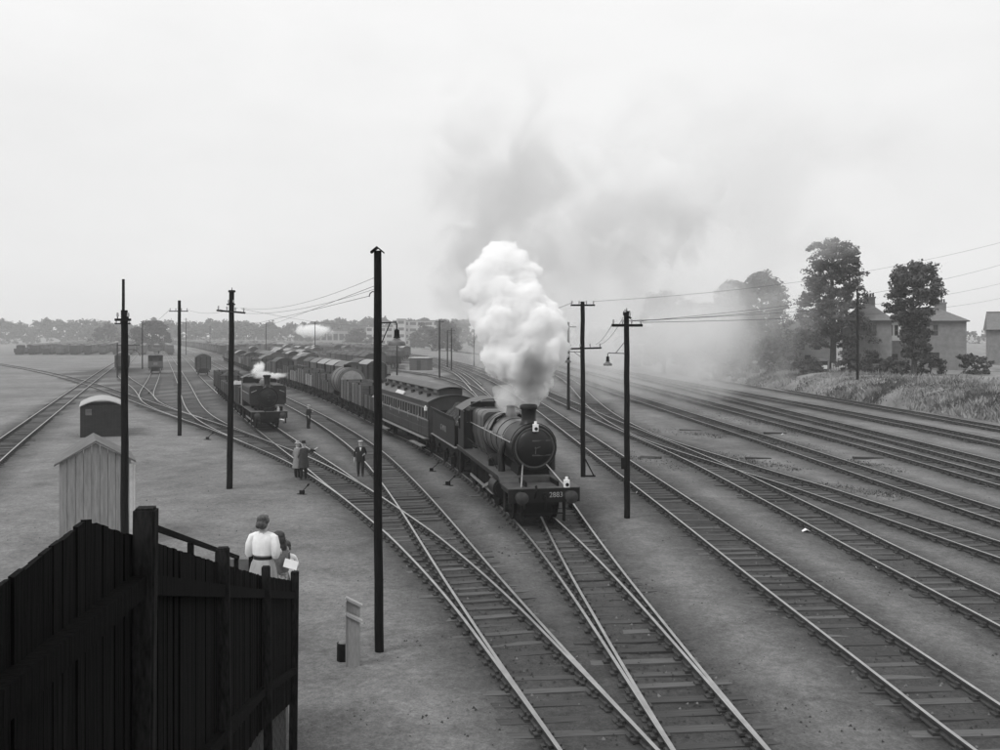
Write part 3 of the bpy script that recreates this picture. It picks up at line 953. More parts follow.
# wooden marker by the nearest pole
q = G(353.5, 668)
wm = thing('cable_post', 'weathered pale wooden post with two sloping caps beside the nearest pole', 'post', (q.x, q.y, 0), R(8))
ztop = P(0, 600, q.y).z
def sloped(x0, x1, y0, y1, z0, zl, zr):
    return MB().add([(x0, y0, z0), (x1, y0, z0), (x1, y1, z0), (x0, y1, z0), (x0, y0, zl), (x1, y0, zr), (x1, y1, zr), (x0, y1, zl)],
                    [(0, 3, 2, 1), (4, 5, 6, 7), (0, 1, 5, 4), (1, 2, 6, 5), (2, 3, 7, 6), (3, 0, 4, 7)])
sloped(-.14, .13, -.02, .02, -.05, ztop - .3, ztop - .46).build('front_board', pale_wood, wm, smooth=False)
sloped(-.14, .13, .10, .14, -.05, ztop - .02, ztop - .18).build('back_board', pale_wood, wm, smooth=False)
for zc_, yc in ((ztop - .27, 0), (ztop + .01, .12)):
    MB().beam((-.16, yc, zc_ + .01), (.17, yc, zc_ - .17), .14, .05).build('cap', mat('grey cap wood', .3, .85, .2, 6.0), wm, smooth=False)
MB().bb(-.16, -.142, -.04, .16, -.05, ztop - .02).build('side_board', pale_wood, wm, smooth=False)
q2 = G(343.5, 662)
tub = thing('drum', 'small dark drum with a pale rag beside the pale wooden post', 'drum', (q2.x, q2.y, 0))
MB().lathe([(.0, 0), (.13, 0), (.14, .03), (.135, .25), (.14, .28), (.135, .36), (.14, .4), (.0, .4)], n=16).build('body', dark_iron, tub)
MB().lathe([(.0, .402), (.11, .404), (.09, .43), (.03, .45), (.0, .45)], n=9).build('rag', wagon_pale, tub)

# point levers, scrap and paper
def lever(label, x, y):
    p_ = G(x, y)
    t_ = thing('point_lever', label, 'point lever', p_, random.uniform(-.6, .6), 'hand point levers')
    MB().bb(-.22, .22, -.1, .1, -.03, .05).build('base', dark_iron, t_, smooth=False)
    MB().bb(-.09, .09, -.07, .07, .05, .2).build('box', dark_iron, t_, smooth=False)
    MB().tube([(0, 0, .15), (.2, 0, .32), (.34, 0, .46)], .018, 6).build('handle', dark_iron, t_)
    MB().cyl((.31, 0, .43), (.39, 0, .5), .045, n=8).build('weight', dark_iron, t_)
for lb, x, y in (('point lever nearer the engine, left of its wheels', 448, 486), ('point lever farther up the ash between train and middle track', 431.5, 472),
                 ('point lever below the couple in coats', 302, 495), ('small point lever at the far left junction', 149, 394), ('point lever in the open left yard by the cross-armed pole', 207.5, 440)):
    lever(lb, x, y)
def plank(label, x, y, ln, yaw, name='scrap_timber', m_=None, hgt_=.12):
    p_ = G(x, y)
    o = MB().box((0, 0, .05), (ln, .24, hgt_)).box((.1, .22, .03), (ln * .7, .18, .08), 0, Matrix.Rotation(.2, 3, 'Z')).build(name, m_ or sleeper_mat, smooth=False)
    o.location = p_; o.rotation_euler = (0, .04, yaw)
    return tag(o, label, 'timber')
plank('broken dark timber lying between the two right tracks', 651, 458, 1.2, 2.5)
plank('old timber lying across the ash by the far right tracks', 868, 459, 1.7, .1)
plank('timber baulk lying among weeds before the right tracks', 775, 434, 1.6, .15)
plank('timber offcuts at the edge of the misty right sidings', 690, 431, 1.5, .05)
plank('long timber lying in weeds left of the right tracks', 758, 459.5, 1.4, .02)
def paper(label, x, y, s_):
    p_ = G(x, y)
    m_ = MB()
    vv = [(-s_, -s_ * .5, .03), (0, -s_ * .7, .10), (s_, -s_ * .4, .035), (s_ * .8, s_ * .5, .05), (0, s_ * .6, .12), (-s_ * .9, s_ * .5, .04)]
    m_.add(vv + [(a_, b2, c_ - .012) for a_, b2, c_ in vv], [(0, 1, 4, 5), (1, 2, 3, 4), (11, 10, 7, 6), (10, 9, 8, 7), (0, 6, 7, 1), (1, 7, 8, 2), (2, 8, 9, 3), (3, 9, 10, 4), (4, 10, 11, 5), (5, 11, 6, 0)])
    o = m_.build('paper_scrap', white_paint, smooth=False); o.location = p_
    tag(o, label, 'paper')
paper('white paper scrap beside the second right track', 806, 532, .14)
paper('white paper scrap at the right edge by the second track', 880, 568, .13)
paper('tiny white scrap by the far right weeds', 783, 435, .12)
paper('tiny white scrap right of the thick right pole', 637, 494, .05)
# ------------------------------------------------------------------ rolling stock (local +X points to the camera end, origin on rail level under the front)
def place(o, path, s_front, length):
    a = path.at(s_front + length * .14); b_ = path.at(s_front + length * .86)
    f_ = path.at(s_front)
    dv = (a - b_).normalized()
    mid = (a + b_) / 2
    front = mid + dv * (length / 2)
    o.location = (front.x, front.y, RZ + .004)
    o.rotation_euler = (0, 0, math.atan2(dv.y, dv.x))

def wheel(r, spokes, parent, x, y, name='wheel', wt=.13, crank=None, rod_r=.3):
    """one wheel; y sign picks the side; tyre and spokes as sub-parts"""
    s_ = 1 if y > 0 else -1
    m = MB()
    m.lathe([(r - .07, -.065), (r + .03, -.065), (r + .03, -.03), (r, -.025), (r, .065), (r - .07, .065), (r - .075, .0), (r - .07, -.065)], axis='y', n=24)
    for k in range(spokes):
        a_ = 2 * math.pi * k / spokes
        m.beam((0.0, 0, 0), ((r - .06) * math.cos(a_), 0, (r - .06) * math.sin(a_)), .05, .05, up=(0, 1, 0))
    m.cyl((0, -.08, 0), (0, .08, 0), r * .22, n=14)
    o = m.build(name, dark_iron, parent)
    o.location = (x, y, r)
    if s_ > 0:
        o.rotation_euler = (0, 0, math.pi)
    return o

def text_mesh(txt, size, extr=.004):
    c = bpy.data.curves.new('t', 'FONT')
    c.body = txt; c.size = size; c.extrude = extr; c.align_x = 'CENTER'; c.align_y = 'CENTER'
    o = bpy.data.objects.new('t', c); COL.objects.link(o)
    bpy.context.view_layer.update()
    me = bpy.data.meshes.new_from_object(o.evaluated_get(bpy.context.evaluated_depsgraph_get()))
    bpy.data.objects.remove(o, do_unlink=True); bpy.data.curves.remove(c)
    return me

def buffers(root, z=1.06, x=0.0, s_=1, y=.87):
    for sy in (-1, 1):
        m = MB()
        m.lathe([(.0, 0), (.17, 0), (.17, .04), (.1, .06), (.085, .26), (.05, .27), (.05, .36), (.21, .38), (.225, .41), (.2, .43), (.0, .445)], axis='x', n=16)
        o = m.build('buffer', MATS.get('buffer steel') or mat('buffer steel', .03, .5, .5, 6.0, spec=.4), root)
        o.location = (x, sy * y, z)
        if s_ < 0:
            o.rotation_euler = (0, 0, math.pi)

# ---- the big engine
lo = thing('steam_locomotive', 'black goods steam engine with steaming chimney heading the main train', 'locomotive')
FZ = 1.56      # main running plate
m = MB().bb(-.06, 0, -1.27, 1.27, .84, 1.31)
bbm = m.build('buffer_beam', loco_side, lo, smooth=False)
o = link('number', text_mesh('2883', .25), bbm); o.data.materials.append(mat('worn number', .3, .7, .4, 9.0)); o.location = (.012, .42, 1.09); o.rotation_euler = (R(90), 0, R(90))
buffers(lo)
MB().bb(-1.25, .03, -1.28, 1.28, 1.312, 1.34).build('front_platform', plate_metal, lo, smooth=False)
m = MB()
for sy in (-1, 1):
    m.bb(-1.3, -.065, sy * 1.24 - .015, sy * 1.24 + .015, 1.16, 1.31)
m.build('front_valance', loco_side, lo, smooth=False)
# running plates with the curved drop at the front
for sy in (-1, 1):
    m = MB()
    sec = [(-11.3, FZ), (-1.75, FZ), (-1.5, FZ - .03), (-1.35, FZ - .1), (-1.26, FZ - .22)]
    m.loft([[(x, sy * .45, z - .02), (x, sy * 1.3, z - .02), (x, sy * 1.3, z + .012), (x, sy * .45, z + .012)] for x, z in sec])
    m.build('running_plate', plate_metal, lo, smooth=False, fix=True)
    m = MB()
    m.loft([[(x, sy * 1.26, z - .17), (x, sy * 1.285, z - .17), (x, sy * 1.285, z - .02), (x, sy * 1.26, z - .02)] for x, z in sec])
    m.build('valance', loco_side, lo, smooth=False, fix=True)
MB().bb(-11.1, -.3, -.6, -.54, .55, 1.5).bb(-11.1, -.3, .54, .6, .55, 1.5).bb(-1.3, -.1, -.54, .54, .75, 1.28).bb(-10.9, -1.4, -.53, .53, .62, 1.52).build('frame', dark_iron, lo, smooth=False)
# upper front plate under the smokebox
MB().bb(-1.9, -1.22, -.5, .5, 1.345, FZ + .005).build('front_step_plate', plate_metal, lo, smooth=False)
# boiler
BZ = 2.56
sb = MB().lathe([(0, -3.2), (.80, -3.2), (.82, -3.18), (.82, -1.55), (.835, -1.54), (.835, -1.47), (.80, -1.44), (.0, -1.44)], (0, 0, BZ), 'x', 40).build('smokebox', black_paint, lo)
dr = MB().lathe([(.0, -1.44), (.66, -1.44), (.665, -1.42), (.62, -1.37), (.45, -1.30), (.2, -1.265), (0, -1.26)], (0, 0, BZ), 'x', 40).build('smokebox_door', black_paint, lo)
MB().lathe([(.69, -1.435), (.735, -1.435), (.73, -1.405), (.70, -1.405), (.69, -1.435)], (0, 0, BZ), 'x', 40).build('door_ring', boiler_paint, lo)
m = MB()
for dz_ in (-.26, .26):
    m.beam((-1.345, .62, BZ + dz_), (-1.262, -.12, BZ + dz_), .03, .045)
m.build('hinge_strap', plate_metal, dr, smooth=False)
MB().tube([(-1.23, 0, BZ), (-1.2, -.02, BZ - .2)], .014, 6).tube([(-1.21, 0, BZ), (-1.18, .16, BZ + .05)], .014, 6).cyl((-1.28, 0, BZ), (-1.19, 0, BZ), .035, n=10).build('door_handle', plate_metal, dr)
MB().lathe([(0, -7.05), (.86, -7.05), (.86, -6.3), (.83, -5.4), (.76, -3.7), (.76, -3.21), (.0, -3.21)], (0, 0, BZ), 'x', 40).build('boiler', boiler_paint, lo)
for x, r in ((-3.6, .765), (-4.5, .8), (-5.4, .837), (-6.3, .866), (-6.98, .868)):
    MB().lathe([(r - .02, x - .03), (r + .008, x - .03), (r + .008, x + .03), (r - .02, x + .03), (r - .02, x - .03)], (0, 0, BZ), 'x', 40).build('boiler_band', black_paint, lo)
# Belpaire firebox
def bel(x, w_, top, rc):
    pts_ = []
    for (cx, cz, a0) in ((w_ - rc, top - rc, 0), (-(w_ - rc), top - rc, 90)):
        for k in range(6):
            a_ = R(a0 + k * 18)
            pts_.append((x, cx + rc * math.cos(a_), cz + rc * math.sin(a_)))
    pts_ += [(x, -w_, 2.4), (x, -w_ * .82, 1.75), (x, -.55, 1.5), (x, .55, 1.5), (x, w_ * .82, 1.75), (x, w_, 2.4)]
    return pts_
MB().loft([bel(-7.06, .84, 3.40, .3), bel(-7.2, .89, 3.46, .26), bel(-9.62, .87, 3.40, .24)]).build('firebox', boiler_paint, lo)
m = MB()
for x in (-7.25, -8.4, -9.5):
    m.loft([[(q[0], q[1] * 1.012, 2.4 + (q[2] - 2.4) * 1.012) for q in bel(x - .03, .888 - .008 * (x + 7.25) / -2.25, 3.455 + .023 * (x + 7.25), .26)],
            [(q[0], q[1] * 1.012, 2.4 + (q[2] - 2.4) * 1.012) for q in bel(x + .03, .888 - .008 * (x + 7.25) / -2.25, 3.455 + .023 * (x + 7.25), .26)]])
m.build('firebox_band', black_paint, lo)
# chimney, safety valve, steam pipes, saddle
MB().lathe([(.0, 3.2), (.42, 3.24), (.36, 3.32), (.29, 3.42), (.26, 3.55), (.275, 3.84), (.285, 3.86), (.325, 3.90), (.335, 3.97), (.31, 4.03), (.26, 4.05), (.23, 4.03), (.22, 3.8), (0, 3.8)], (-2.35, 0, 0), 'z', 28).build('chimney', black_paint, lo)
MB().lathe([(.26, 3.3), (.24, 3.42), (.19, 3.52), (.17, 3.72), (.19, 3.76), (.15, 3.79), (.0, 3.8)], (-5.5, 0, 0), 'z', 20).build('safety_valve_bonnet', mat('brass bonnet', .12, .35, .3, metal=.4), lo)
for sy in (-1, 1):
    MB().tube([(-5.5, sy * .22, 3.45), (-5.5, sy * .6, 3.25), (-5.5, sy * .84, 2.8)], .06, 8).build('feed_pipe', dark_iron, lo)
    MB().tube([(-2.75, sy * .7, 2.75), (-2.75, sy * .9, 2.5), (-2.72, sy * .98, 2.2), (-2.65, sy * .95, 1.5)], [.1, .12, .13, .14], 12).build('steam_pipe', black_paint, lo)
    MB().tube([(-1.5, sy * .42, 1.98), (-.15, sy * .78, 1.36)], .024, 6).build('front_stay', bright_steel, lo)
    m = MB().tube([(-1.6, sy * .87, BZ + .2), (-6.9, sy * .93, BZ + .2), (-9.5, sy * .95, BZ + .2)], .018, 6)
    for x, r in ((-1.7, .84), (-3.4, .8), (-5.2, .86), (-6.9, .9)):
        m.cyl((x, sy * (r - .12), BZ + .2), (x, sy * (r + .04), BZ + .2), .03, n=8)
    m.build('handrail', bright_steel, lo)
MB().tube([(-1.6, .87 * math.cos(a_), BZ + .87 * math.sin(a_)) for a_ in np.linspace(R(12), R(168), 14)], .016, 6).build('smokebox_handrail', dark_iron, lo)
MB().loft([[(-3.0, -.55, 1.56), (-3.0, .55, 1.56), (-3.0, .5, 2.0), (-3.0, -.5, 2.0)], [(-1.6, -.6, 1.56), (-1.6, .6, 1.56), (-1.6, .5, 2.0), (-1.6, -.5, 2.0)]]).build('saddle', dark_iron, lo, smooth=False, fix=True)
# small fittings on the footplate
for sy in (-1, 1):
    MB().lathe([(.0, 0), (.11, 0), (.11, .24), (.06, .28), (.0, .29)], (-4.2, sy * 1.05, FZ + .012), 'z', 12).build('lubricator', dark_iron, lo)
    MB().tube([(-3.3, sy * 1.0, FZ + .02), (-3.6, sy * 1.12, FZ + .3), (-4.0, sy * 1.12, FZ + .42), (-9.4, sy * 1.1, FZ + .5)], .02, 6).build('reversing_rod', dark_iron, lo)
    MB().loft([[(-4.9 + .62 * math.cos(a_), sy * .62, FZ - .05 + .42 * math.sin(a_)) for a_ in np.linspace(0, math.pi, 10)], [(-4.9 + .62 * math.cos(a_), sy * .95, FZ - .05 + .42 * math.sin(a_)) for a_ in np.linspace(0, math.pi, 10)]]).build('splasher', loco_side, lo, fix=True)
# cab
cab = MB()
for sy in (-1, 1):
    cab.bb(-10.55, -9.62, sy * 1.24 - .012, sy * 1.24 + .012, FZ, 3.22)
    cab.bb(-11.15, -10.55, sy * 1.24 - .012, sy * 1.24 + .012, FZ, 2.35)
    cab.bb(-11.15, -11.09, sy * 1.2 - .03, sy * 1.2 + .03, 2.35, 3.25)
cab.build('cab_side', loco_side, lo, smooth=False)
cf = MB()
for sy in (-1, 1):
    cf.bb(-9.64, -9.6, min(sy * .86, sy * 1.225), max(sy * .86, sy * 1.225), FZ, 2.75)
    cf.bb(-9.64, -9.6, min(sy * 1.12, sy * 1.225), max(sy * 1.12, sy * 1.225), 2.75, 3.3)
    cf.bb(-9.64, -9.6, min(sy * .86, sy * .94), max(sy * .86, sy * .94), 2.75, 3.3)
cf.bb(-9.64, -9.6, -.93, .93, 3.42, 3.66)
cf.build('cab_front', loco_side, lo, smooth=False)
for sy in (-1, 1):
    MB().bb(-9.63, -9.61, min(sy * .95, sy * 1.115), max(sy * .95, sy * 1.115), 2.76, 3.28).build('cab_window', glass_dark, lo, smooth=False)
def arc_roof_x(x0, x1, half, ze, rise, th, n=14, mi=0):
    r0 = [(-half + 2 * half * k / n, ze + rise * (1 - (-1 + 2 * k / n) ** 2)) for k in range(n + 1)]
    lp = r0 + [(a_, b2 - th) for a_, b2 in reversed(r0)]
    return MB().loft([[(x0, a_, b2) for a_, b2 in lp], [(x1, a_, b2) for a_, b2 in lp]], mi)
arc_roof_x(-11.5, -9.5, 1.33, 3.3, .5, .035).build('cab_roof', mat('cab roof', .07, .5, .4, 2.0), lo, fix=True)
MB().bb(-10.9, -9.7, -.7, .7, FZ, 1.62).bb(-9.9, -9.62, -.6, .6, 1.7, 3.2).build('cab_floor', dark_iron, lo, smooth=False)
# lamps
for lb, x, y, z in (('white lamp above the smokebox door', -1.33, 0, BZ + .60), ('white lamp on the buffer beam', .0, .78, 1.35)):
    l_ = MB().bb(-.08, .08, -.09, .09, 0, .26).cyl((0, 0, .26), (0, 0, .36), .055, .05, 10)
    o = l_.build('lamp', white_paint, lo, smooth=False); o.location = (x + .06, y, z)
    MB().cyl((.08, 0, .1), (.1, 0, .1), .062, n=14).build('lens', glass_dark, o)
MB().bb(-1.42, -1.24, -.02, .02, BZ + .54, BZ + .6).build('lamp_iron', dark_iron, lo, smooth=False)
# wheels, cylinders and rods
for sy in (-1, 1):
    wheel(.49, 9, lo, -1.72, sy * .75)
    for x in (-4.4, -6.05, -7.7, -9.5):
        wheel(.705, 14, lo, x, sy * .75)
    m = MB().cyl((-3.05, sy * 1.04, 1.02), (-2.1, sy * 1.04, 1.02), .36, n=22).cyl((-2.1, sy * 1.04, 1.02), (-2.04, sy * 1.04, 1.02), .28, n=18).cyl((-3.1, sy * 1.04, 1.02), (-3.05, sy * 1.04, 1.02), .3, n=18)
    m.build('cylinder', loco_side, lo)
    MB().cyl((-3.9, sy * 1.04, 1.02), (-3.1, sy * 1.04, 1.02), .04, n=8).bb(-4.4, -3.1, sy * 1.04 - .06, sy * 1.04 + .06, 1.16, 1.22).bb(-4.4, -3.1, sy * 1.04 - .06, sy * 1.04 + .06, .82, .88).build('slide_bar', bright_steel, lo, smooth=False)
    MB().beam((-9.5, sy * .95, .47), (-4.4, sy * .95, .47), .05, .11).build('coupling_rod', bright_steel, lo, smooth=False)
    MB().beam((-6.05, sy * 1.04, .47), (-3.95, sy * 1.04, 1.0), .05, .12).build('connecting_rod', bright_steel, lo, smooth=False)
    MB().bb(-1.1, -.75, sy * 1.2 - .02, sy * 1.2 + .02, .42, 1.3).bb(-1.12, -.72, sy * 1.12 - .1, sy * 1.12 + .14, .42, .45).bb(-1.12, -.72, sy * 1.12 - .1, sy * 1.12 + .14, .82, .85).build('front_steps', dark_iron, lo, smooth=False)
    MB().bb(-11.1, -10.7, sy * 1.2 - .02, sy * 1.2 + .02, .42, FZ - .2).bb(-11.12, -10.68, sy * 1.12 - .1, sy * 1.12 + .14, .42, .45).build('cab_steps', dark_iron, lo, smooth=False)
    MB().bb(-.3, -.12, sy * .76 - .03, sy * .76 + .03, .14, .84).build('guard_iron', dark_iron, lo, smooth=False)
    for x in (-1.72, -4.4, -6.05, -7.7, -9.5):
        MB().cyl((x, 0, .6), (x, sy * .7, .6), .07, n=8).build('axle', dark_iron, lo)
MB().tube([(.0, -.33, 1.0), (.22, -.33, 1.25), (.2, -.33, 1.45), (.1, -.33, 1.4)], .035, 8).build('brake_pipe', dark_iron, lo)
MB().tube([(0, 0, 1.05), (.18, 0, 1.05), (.2, 0, .9), (.14, 0, .62)], .035, 8).cyl((-.0, 0, 1.05), (.05, 0, 1.05), .13, n=12).build('coupling', dark_iron, lo)
MB().bb(-1.9, -.9, -.5, .5, .18, .8).bb(-2.6, -1.0, -.66, -.56, .35, .95).bb(-2.6, -1.0, .56, .66, .35, .95).build('pony_truck', dark_iron, lo, smooth=False)  # wide box also added to darken the see-through gap below the beam
MB().bb(-.04, .0, -.72, .72, .42, .46).build('guard_bar', dark_iron, lo, smooth=False)
sF = PATH['A'].s_at_depth(31.9)
place(lo, PATH['A'], sF, 11.6)

# ---- tender
te = thing('tender', 'black coal tender lettered G W R coupled behind the big engine', 'tender')
TL = 7.0
m = MB()
for sy in (-1, 1):
    m.loft([[(x, sy * 1.2, 1.38), (x, sy * 1.23, 1.38), (x, sy * 1.23, 2.55), (x, sy * 1.36, 2.78), (x, sy * 1.34, 2.80), (x, sy * 1.2, 2.57)] for x in (-TL + .3, -.5)])
m.bb(-TL + .26, -TL + .3, -1.23, 1.23, 1.38, 2.6)
m.build('tank_side', loco_side, te, smooth=False, fix=True)
MB().bb(-TL + .32, -.55, -1.19, 1.19, 1.38, 2.35).build('tank', dark_iron, te, smooth=False)
for sy in (-1, 1):
    o = link('lettering', text_mesh('G  W  R', .42), te); o.data.materials.append(mat('worn lettering', .22, .7, .5, 6.0))
    o.location = (-3.5, sy * 1.243, 1.95); o.rotation_euler = (R(90), 0, 0 if sy < 0 else math.pi)
n = 34
cv = []; 
for i in range(n):
    for j in range(14):
        x = -1.0 - (TL - 2.6) * i / (n - 1); y = -1.12 + 2.24 * j / 13
        e = min(i, n - 1 - i, 6) / 6 * min(j, 13 - j, 4) / 4
        cv.append((x, y, 2.34 + .75 * e + random.uniform(-.09, .09) * (e > 0)))
cf_ = [(i * 14 + j, i * 14 + j + 1, (i + 1) * 14 + j + 1, (i + 1) * 14 + j) for i in range(n - 1) for j in range(13)]
MB().add(cv, cf_).build('coal', coal_mat, te, smooth=False)
for sy in (-1, 1):
    m = MB().bb(-TL + .1, -.2, sy * 1.08 - .02, sy * 1.08 + .02, .95, 1.32)
    for x in (-1.4, -3.3, -5.5):
        m.bb(x - .28, x + .28, sy * 1.1 - .02, sy * 1.1 + .02, .45, 1.0)
        m.bb(x - .12, x + .12, sy * 1.12, sy * 1.24, .48, .78)
    m.build('outside_frame', dark_iron, te, smooth=False)
    for x in (-1.4, -3.3, -5.5):
        wheel(.61, 12, te, x, sy * .75)
        m = MB()
        for k in range(5):
            m.bb(x - .52 + k * .06, x + .52 - k * .06, sy * 1.16 - .04, sy * 1.16 + .04, 1.02 - k * .035, 1.05 - k * .035)
        m.build('spring', dark_iron, te, smooth=False)
    MB().bb(-TL + .05, -.1, sy * 1.02, sy * 1.3, 1.325, 1.36).build('footplate_edge', mat('worn footplate edge', .2, .6, .3, 4.0), te, smooth=False)
MB().bb(-TL + .1, -.2, -1.02, 1.02, .8, 1.3).build('underframe', dark_iron, te, smooth=False)
MB().bb(-TL, -TL + .09, -1.26, 1.26, .85, 1.3).build('rear_beam', loco_side, te, smooth=False)
place(te, PATH['A'], sF + 11.75, TL)

# ---- clerestory coach
ch = thing('clerestory_coach', 'panelled coach with raised clerestory roof coupled behind the tender', 'coach')
CL = 15.6
CW = 1.34
body = MB()
body.bb(-CL, 0, -CW + .05, CW - .05, 1.05, 1.12)
body.build('floor', dark_iron, ch, smooth=False)
lower = MB(); win = []
for sy in (-1, 1):
    MB().bb(-CL, 0, sy * CW - .03, sy * CW + .03, 1.06, 1.98).build('lower_panel', coach_paint, ch, smooth=False)
    MB().bb(-CL, 0, sy * CW - .03, sy * CW + .03, 2.62, 2.98).build('upper_panel', coach_paint, ch, smooth=False)
    MB().bb(-CL - .001, .001, sy * (CW + .035) - .01, sy * (CW + .035) + .01, 1.93, 1.985).build('waist_moulding', coach_trim, ch, smooth=False)
    MB().bb(-CL - .001, .001, sy * (CW + .035) - .01, sy * (CW + .035) + .01, 2.63, 2.67).build('light_moulding', coach_trim, ch, smooth=False)
    MB().bb(-CL, 0, sy * (CW + .03) - .02, sy * (CW + .03) + .03, 2.95, 3.0).build('gutter', coach_trim, ch, smooth=False)
    MB().bb(-CL, 0, sy * (CW + .034) - .006, sy * (CW + .034) + .006, 1.5, 1.53).build('panel_moulding', coach_cream, ch, smooth=False)
    x = -.12
    i = 0
    while x > -CL + .3:
        w_ = .62 if i % 3 else .5
        g_ = .16
        MB().bb(x - g_, x, sy * CW - .028, sy * CW + .028, 1.98, 2.62).build('pillar', coach_paint, ch, smooth=False)
        x -= g_
        wn = MB().bb(x - w_, x, sy * (CW - .02) - .008, sy * (CW - .02) + .008, 1.98, 2.62).build('window', glass_dark, ch, smooth=False)
        fr = MB()
        for (a_, b2, c_, e_) in ((x - w_, x, 1.985, 2.02), (x - w_, x, 2.585, 2.618), (x - w_ + .002, x - w_ + .035, 2.021, 2.584), (x - .035, x - .002, 2.021, 2.584)):
            fr.bb(a_, b2, sy * (CW + .022) - .012, sy * (CW + .022) + .012, c_, e_)
        fr.build('frame', coach_trim, wn, smooth=False)
        x -= w_
        i += 1
    MB().bb(-CL, x, sy * CW - .028, sy * CW + .028, 1.98, 2.62).build('pillar', coach_paint, ch, smooth=False)
    for xd in (-2.0, -4.6, -7.3, -10.0, -12.7):
        dd = MB()
        for e in (-.36, .36):
            dd.bb(xd + e - .014, xd + e + .014, sy * (CW + .033) - .004, sy * (CW + .033) + .004, 1.08, 1.92)
        dd.build('door_joint', roof_dark, ch, smooth=False)
        MB().tube([(xd - .3, sy * (CW + .04), 1.75), (xd - .3, sy * (CW + .08), 1.8), (xd - .3, sy * (CW + .08), 2.1), (xd - .3, sy * (CW + .04), 2.15)], .014, 6).build('grab_handle', bright_steel, ch)
    MB().bb(-CL + .4, -.4, sy * 1.22, sy * 1.52, .92, .96).build('step_board', mat('step board', .2, .8, .3, 4.0), ch, smooth=False)
    MB().bb(-CL + 1.2, -CL + 4.2, sy * 1.22, sy * 1.5, .42, .46).bb(-4.2, -1.2, sy * 1.22, sy * 1.5, .42, .46).build('lower_step_board', mat('step board'    , .2), ch, smooth=False)
    MB().tube([(-4.8, sy * .9, 1.05), (-5.8, sy * .9, .6), (-CL + 5.8, sy * .9, .6), (-CL + 4.8, sy * .9, 1.05)], .035, 6).build('truss_rod', dark_iron, ch)
    MB().bb(-7.4, -5.9, sy * 1.0 - .25, sy * 1.0 + .2, .55, .98).build('battery_box', dark_iron, ch, smooth=False)
o = MB().bb(-9.8, -7.6, -.03, .03, -.12, .12).build('roof_board', offwhite, ch, smooth=False); o.location = (1.2, -(CW + .0), 3.1); o.rotation_euler = (R(-38), 0, 0)
def endw(x):
    m_ = MB()
    n_ = 12
    lp = [(-CW + 2 * CW * k / n_, 2.95 + .34 * (1 - (-1 + 2 * k / n_) ** 2)) for k in range(n_ + 1)]
    lp = [(-CW, 1.06)] + lp + [(CW, 1.06)]
    return m_.loft([[(x - .03, a_, b2) for a_, b2 in lp], [(x + .03, a_, b2) for a_, b2 in lp]])
for x in (-.03, -CL + .03):
    endw(x).build('end_wall', roof_dark, ch, smooth=False, fix=True)
arc_roof_x(-CL - .1, .1, 1.42, 2.98, .38, .04).build('roof', mat('coach roof', .07, .6, .35, 1.5), ch, fix=True)
cs = MB().bb(-CL + .5, -.35, -.66, -.62, 3.28, 3.66).bb(-CL + .5, -.35, .62, .66, 3.28, 3.66).bb(-CL + .46, -CL + .5, -.62, .62, 3.28, 3.66).bb(-.35, -.31, -.62, .62, 3.28, 3.66).build('clerestory', roof_dark, ch, smooth=False)
for sy in (-1, 1):
    for k in range(12):
        x = -1.2 - k * 1.17
        MB().bb(x - .38, x + .38, sy * .668 - .006, sy * .668 + .006, 3.42, 3.6).build('clerestory_light', glass_dark if k % 2 else coach_trim, cs, smooth=False)
arc_roof_x(-CL + .3, -.15, .78, 3.64, .14, .04).build('clerestory_roof', mat('clerestory roof', .075, .6, .3, 1.5), ch, fix=True)
for k in range(7):
    x = -1.6 - k * 2.05
    MB().lathe([(.1, 3.32), (.12, 3.4), (.12, 3.5), (.15, 3.52), (.0, 3.56)], (x, -.95, -.16), 'z', 10).build('torpedo_vent', roof_dark, ch)
for xb in (-2.6, -CL + 2.6):
    bo_ = MB()
    for sy in (-1, 1):
        bo_.bb(xb - 1.5, xb + 1.5, sy * .98 - .03, sy * .98 + .03, .55, .82)
        for e in (-1.05, 1.05):
            bo_.bb(xb + e - .14, xb + e + .14, sy * 1.02 - .08, sy * 1.02 + .08, .32, .66)
    bo_.bb(xb - .3, xb + .3, -.95, .95, .6, .95)
    bo_.build('bogie_frame', dark_iron, ch, smooth=False)
    for sy in (-1, 1):
        for e in (-1.05, 1.05):
            wheel(.5, 10, ch, xb + e, sy * .75)
MB().bb(-CL, 0, -1.05, -.95, .85, 1.05).bb(-CL, 0, .95, 1.05, .85, 1.05).bb(-.1, -.0, -1.2, 1.2, .85, 1.05).bb(-CL, -CL + .1, -1.2, 1.2, .85, 1.05).build('underframe', dark_iron, ch, smooth=False)
buffers(ch, 1.04, 0, 1); buffers(ch, 1.04, -CL, -1)
o = MB().bb(-.07, .07, -.07, .07, 0, .2).cyl((0, 0, .2), (0, 0, .28), .045, n=8).build('tail_lamp', white_paint, ch, smooth=False); o.location = (-.2, -CW - .13, 2.5)
sC = sF + 11.75 + TL + .75
place(ch, PATH['A'], sC, CL)

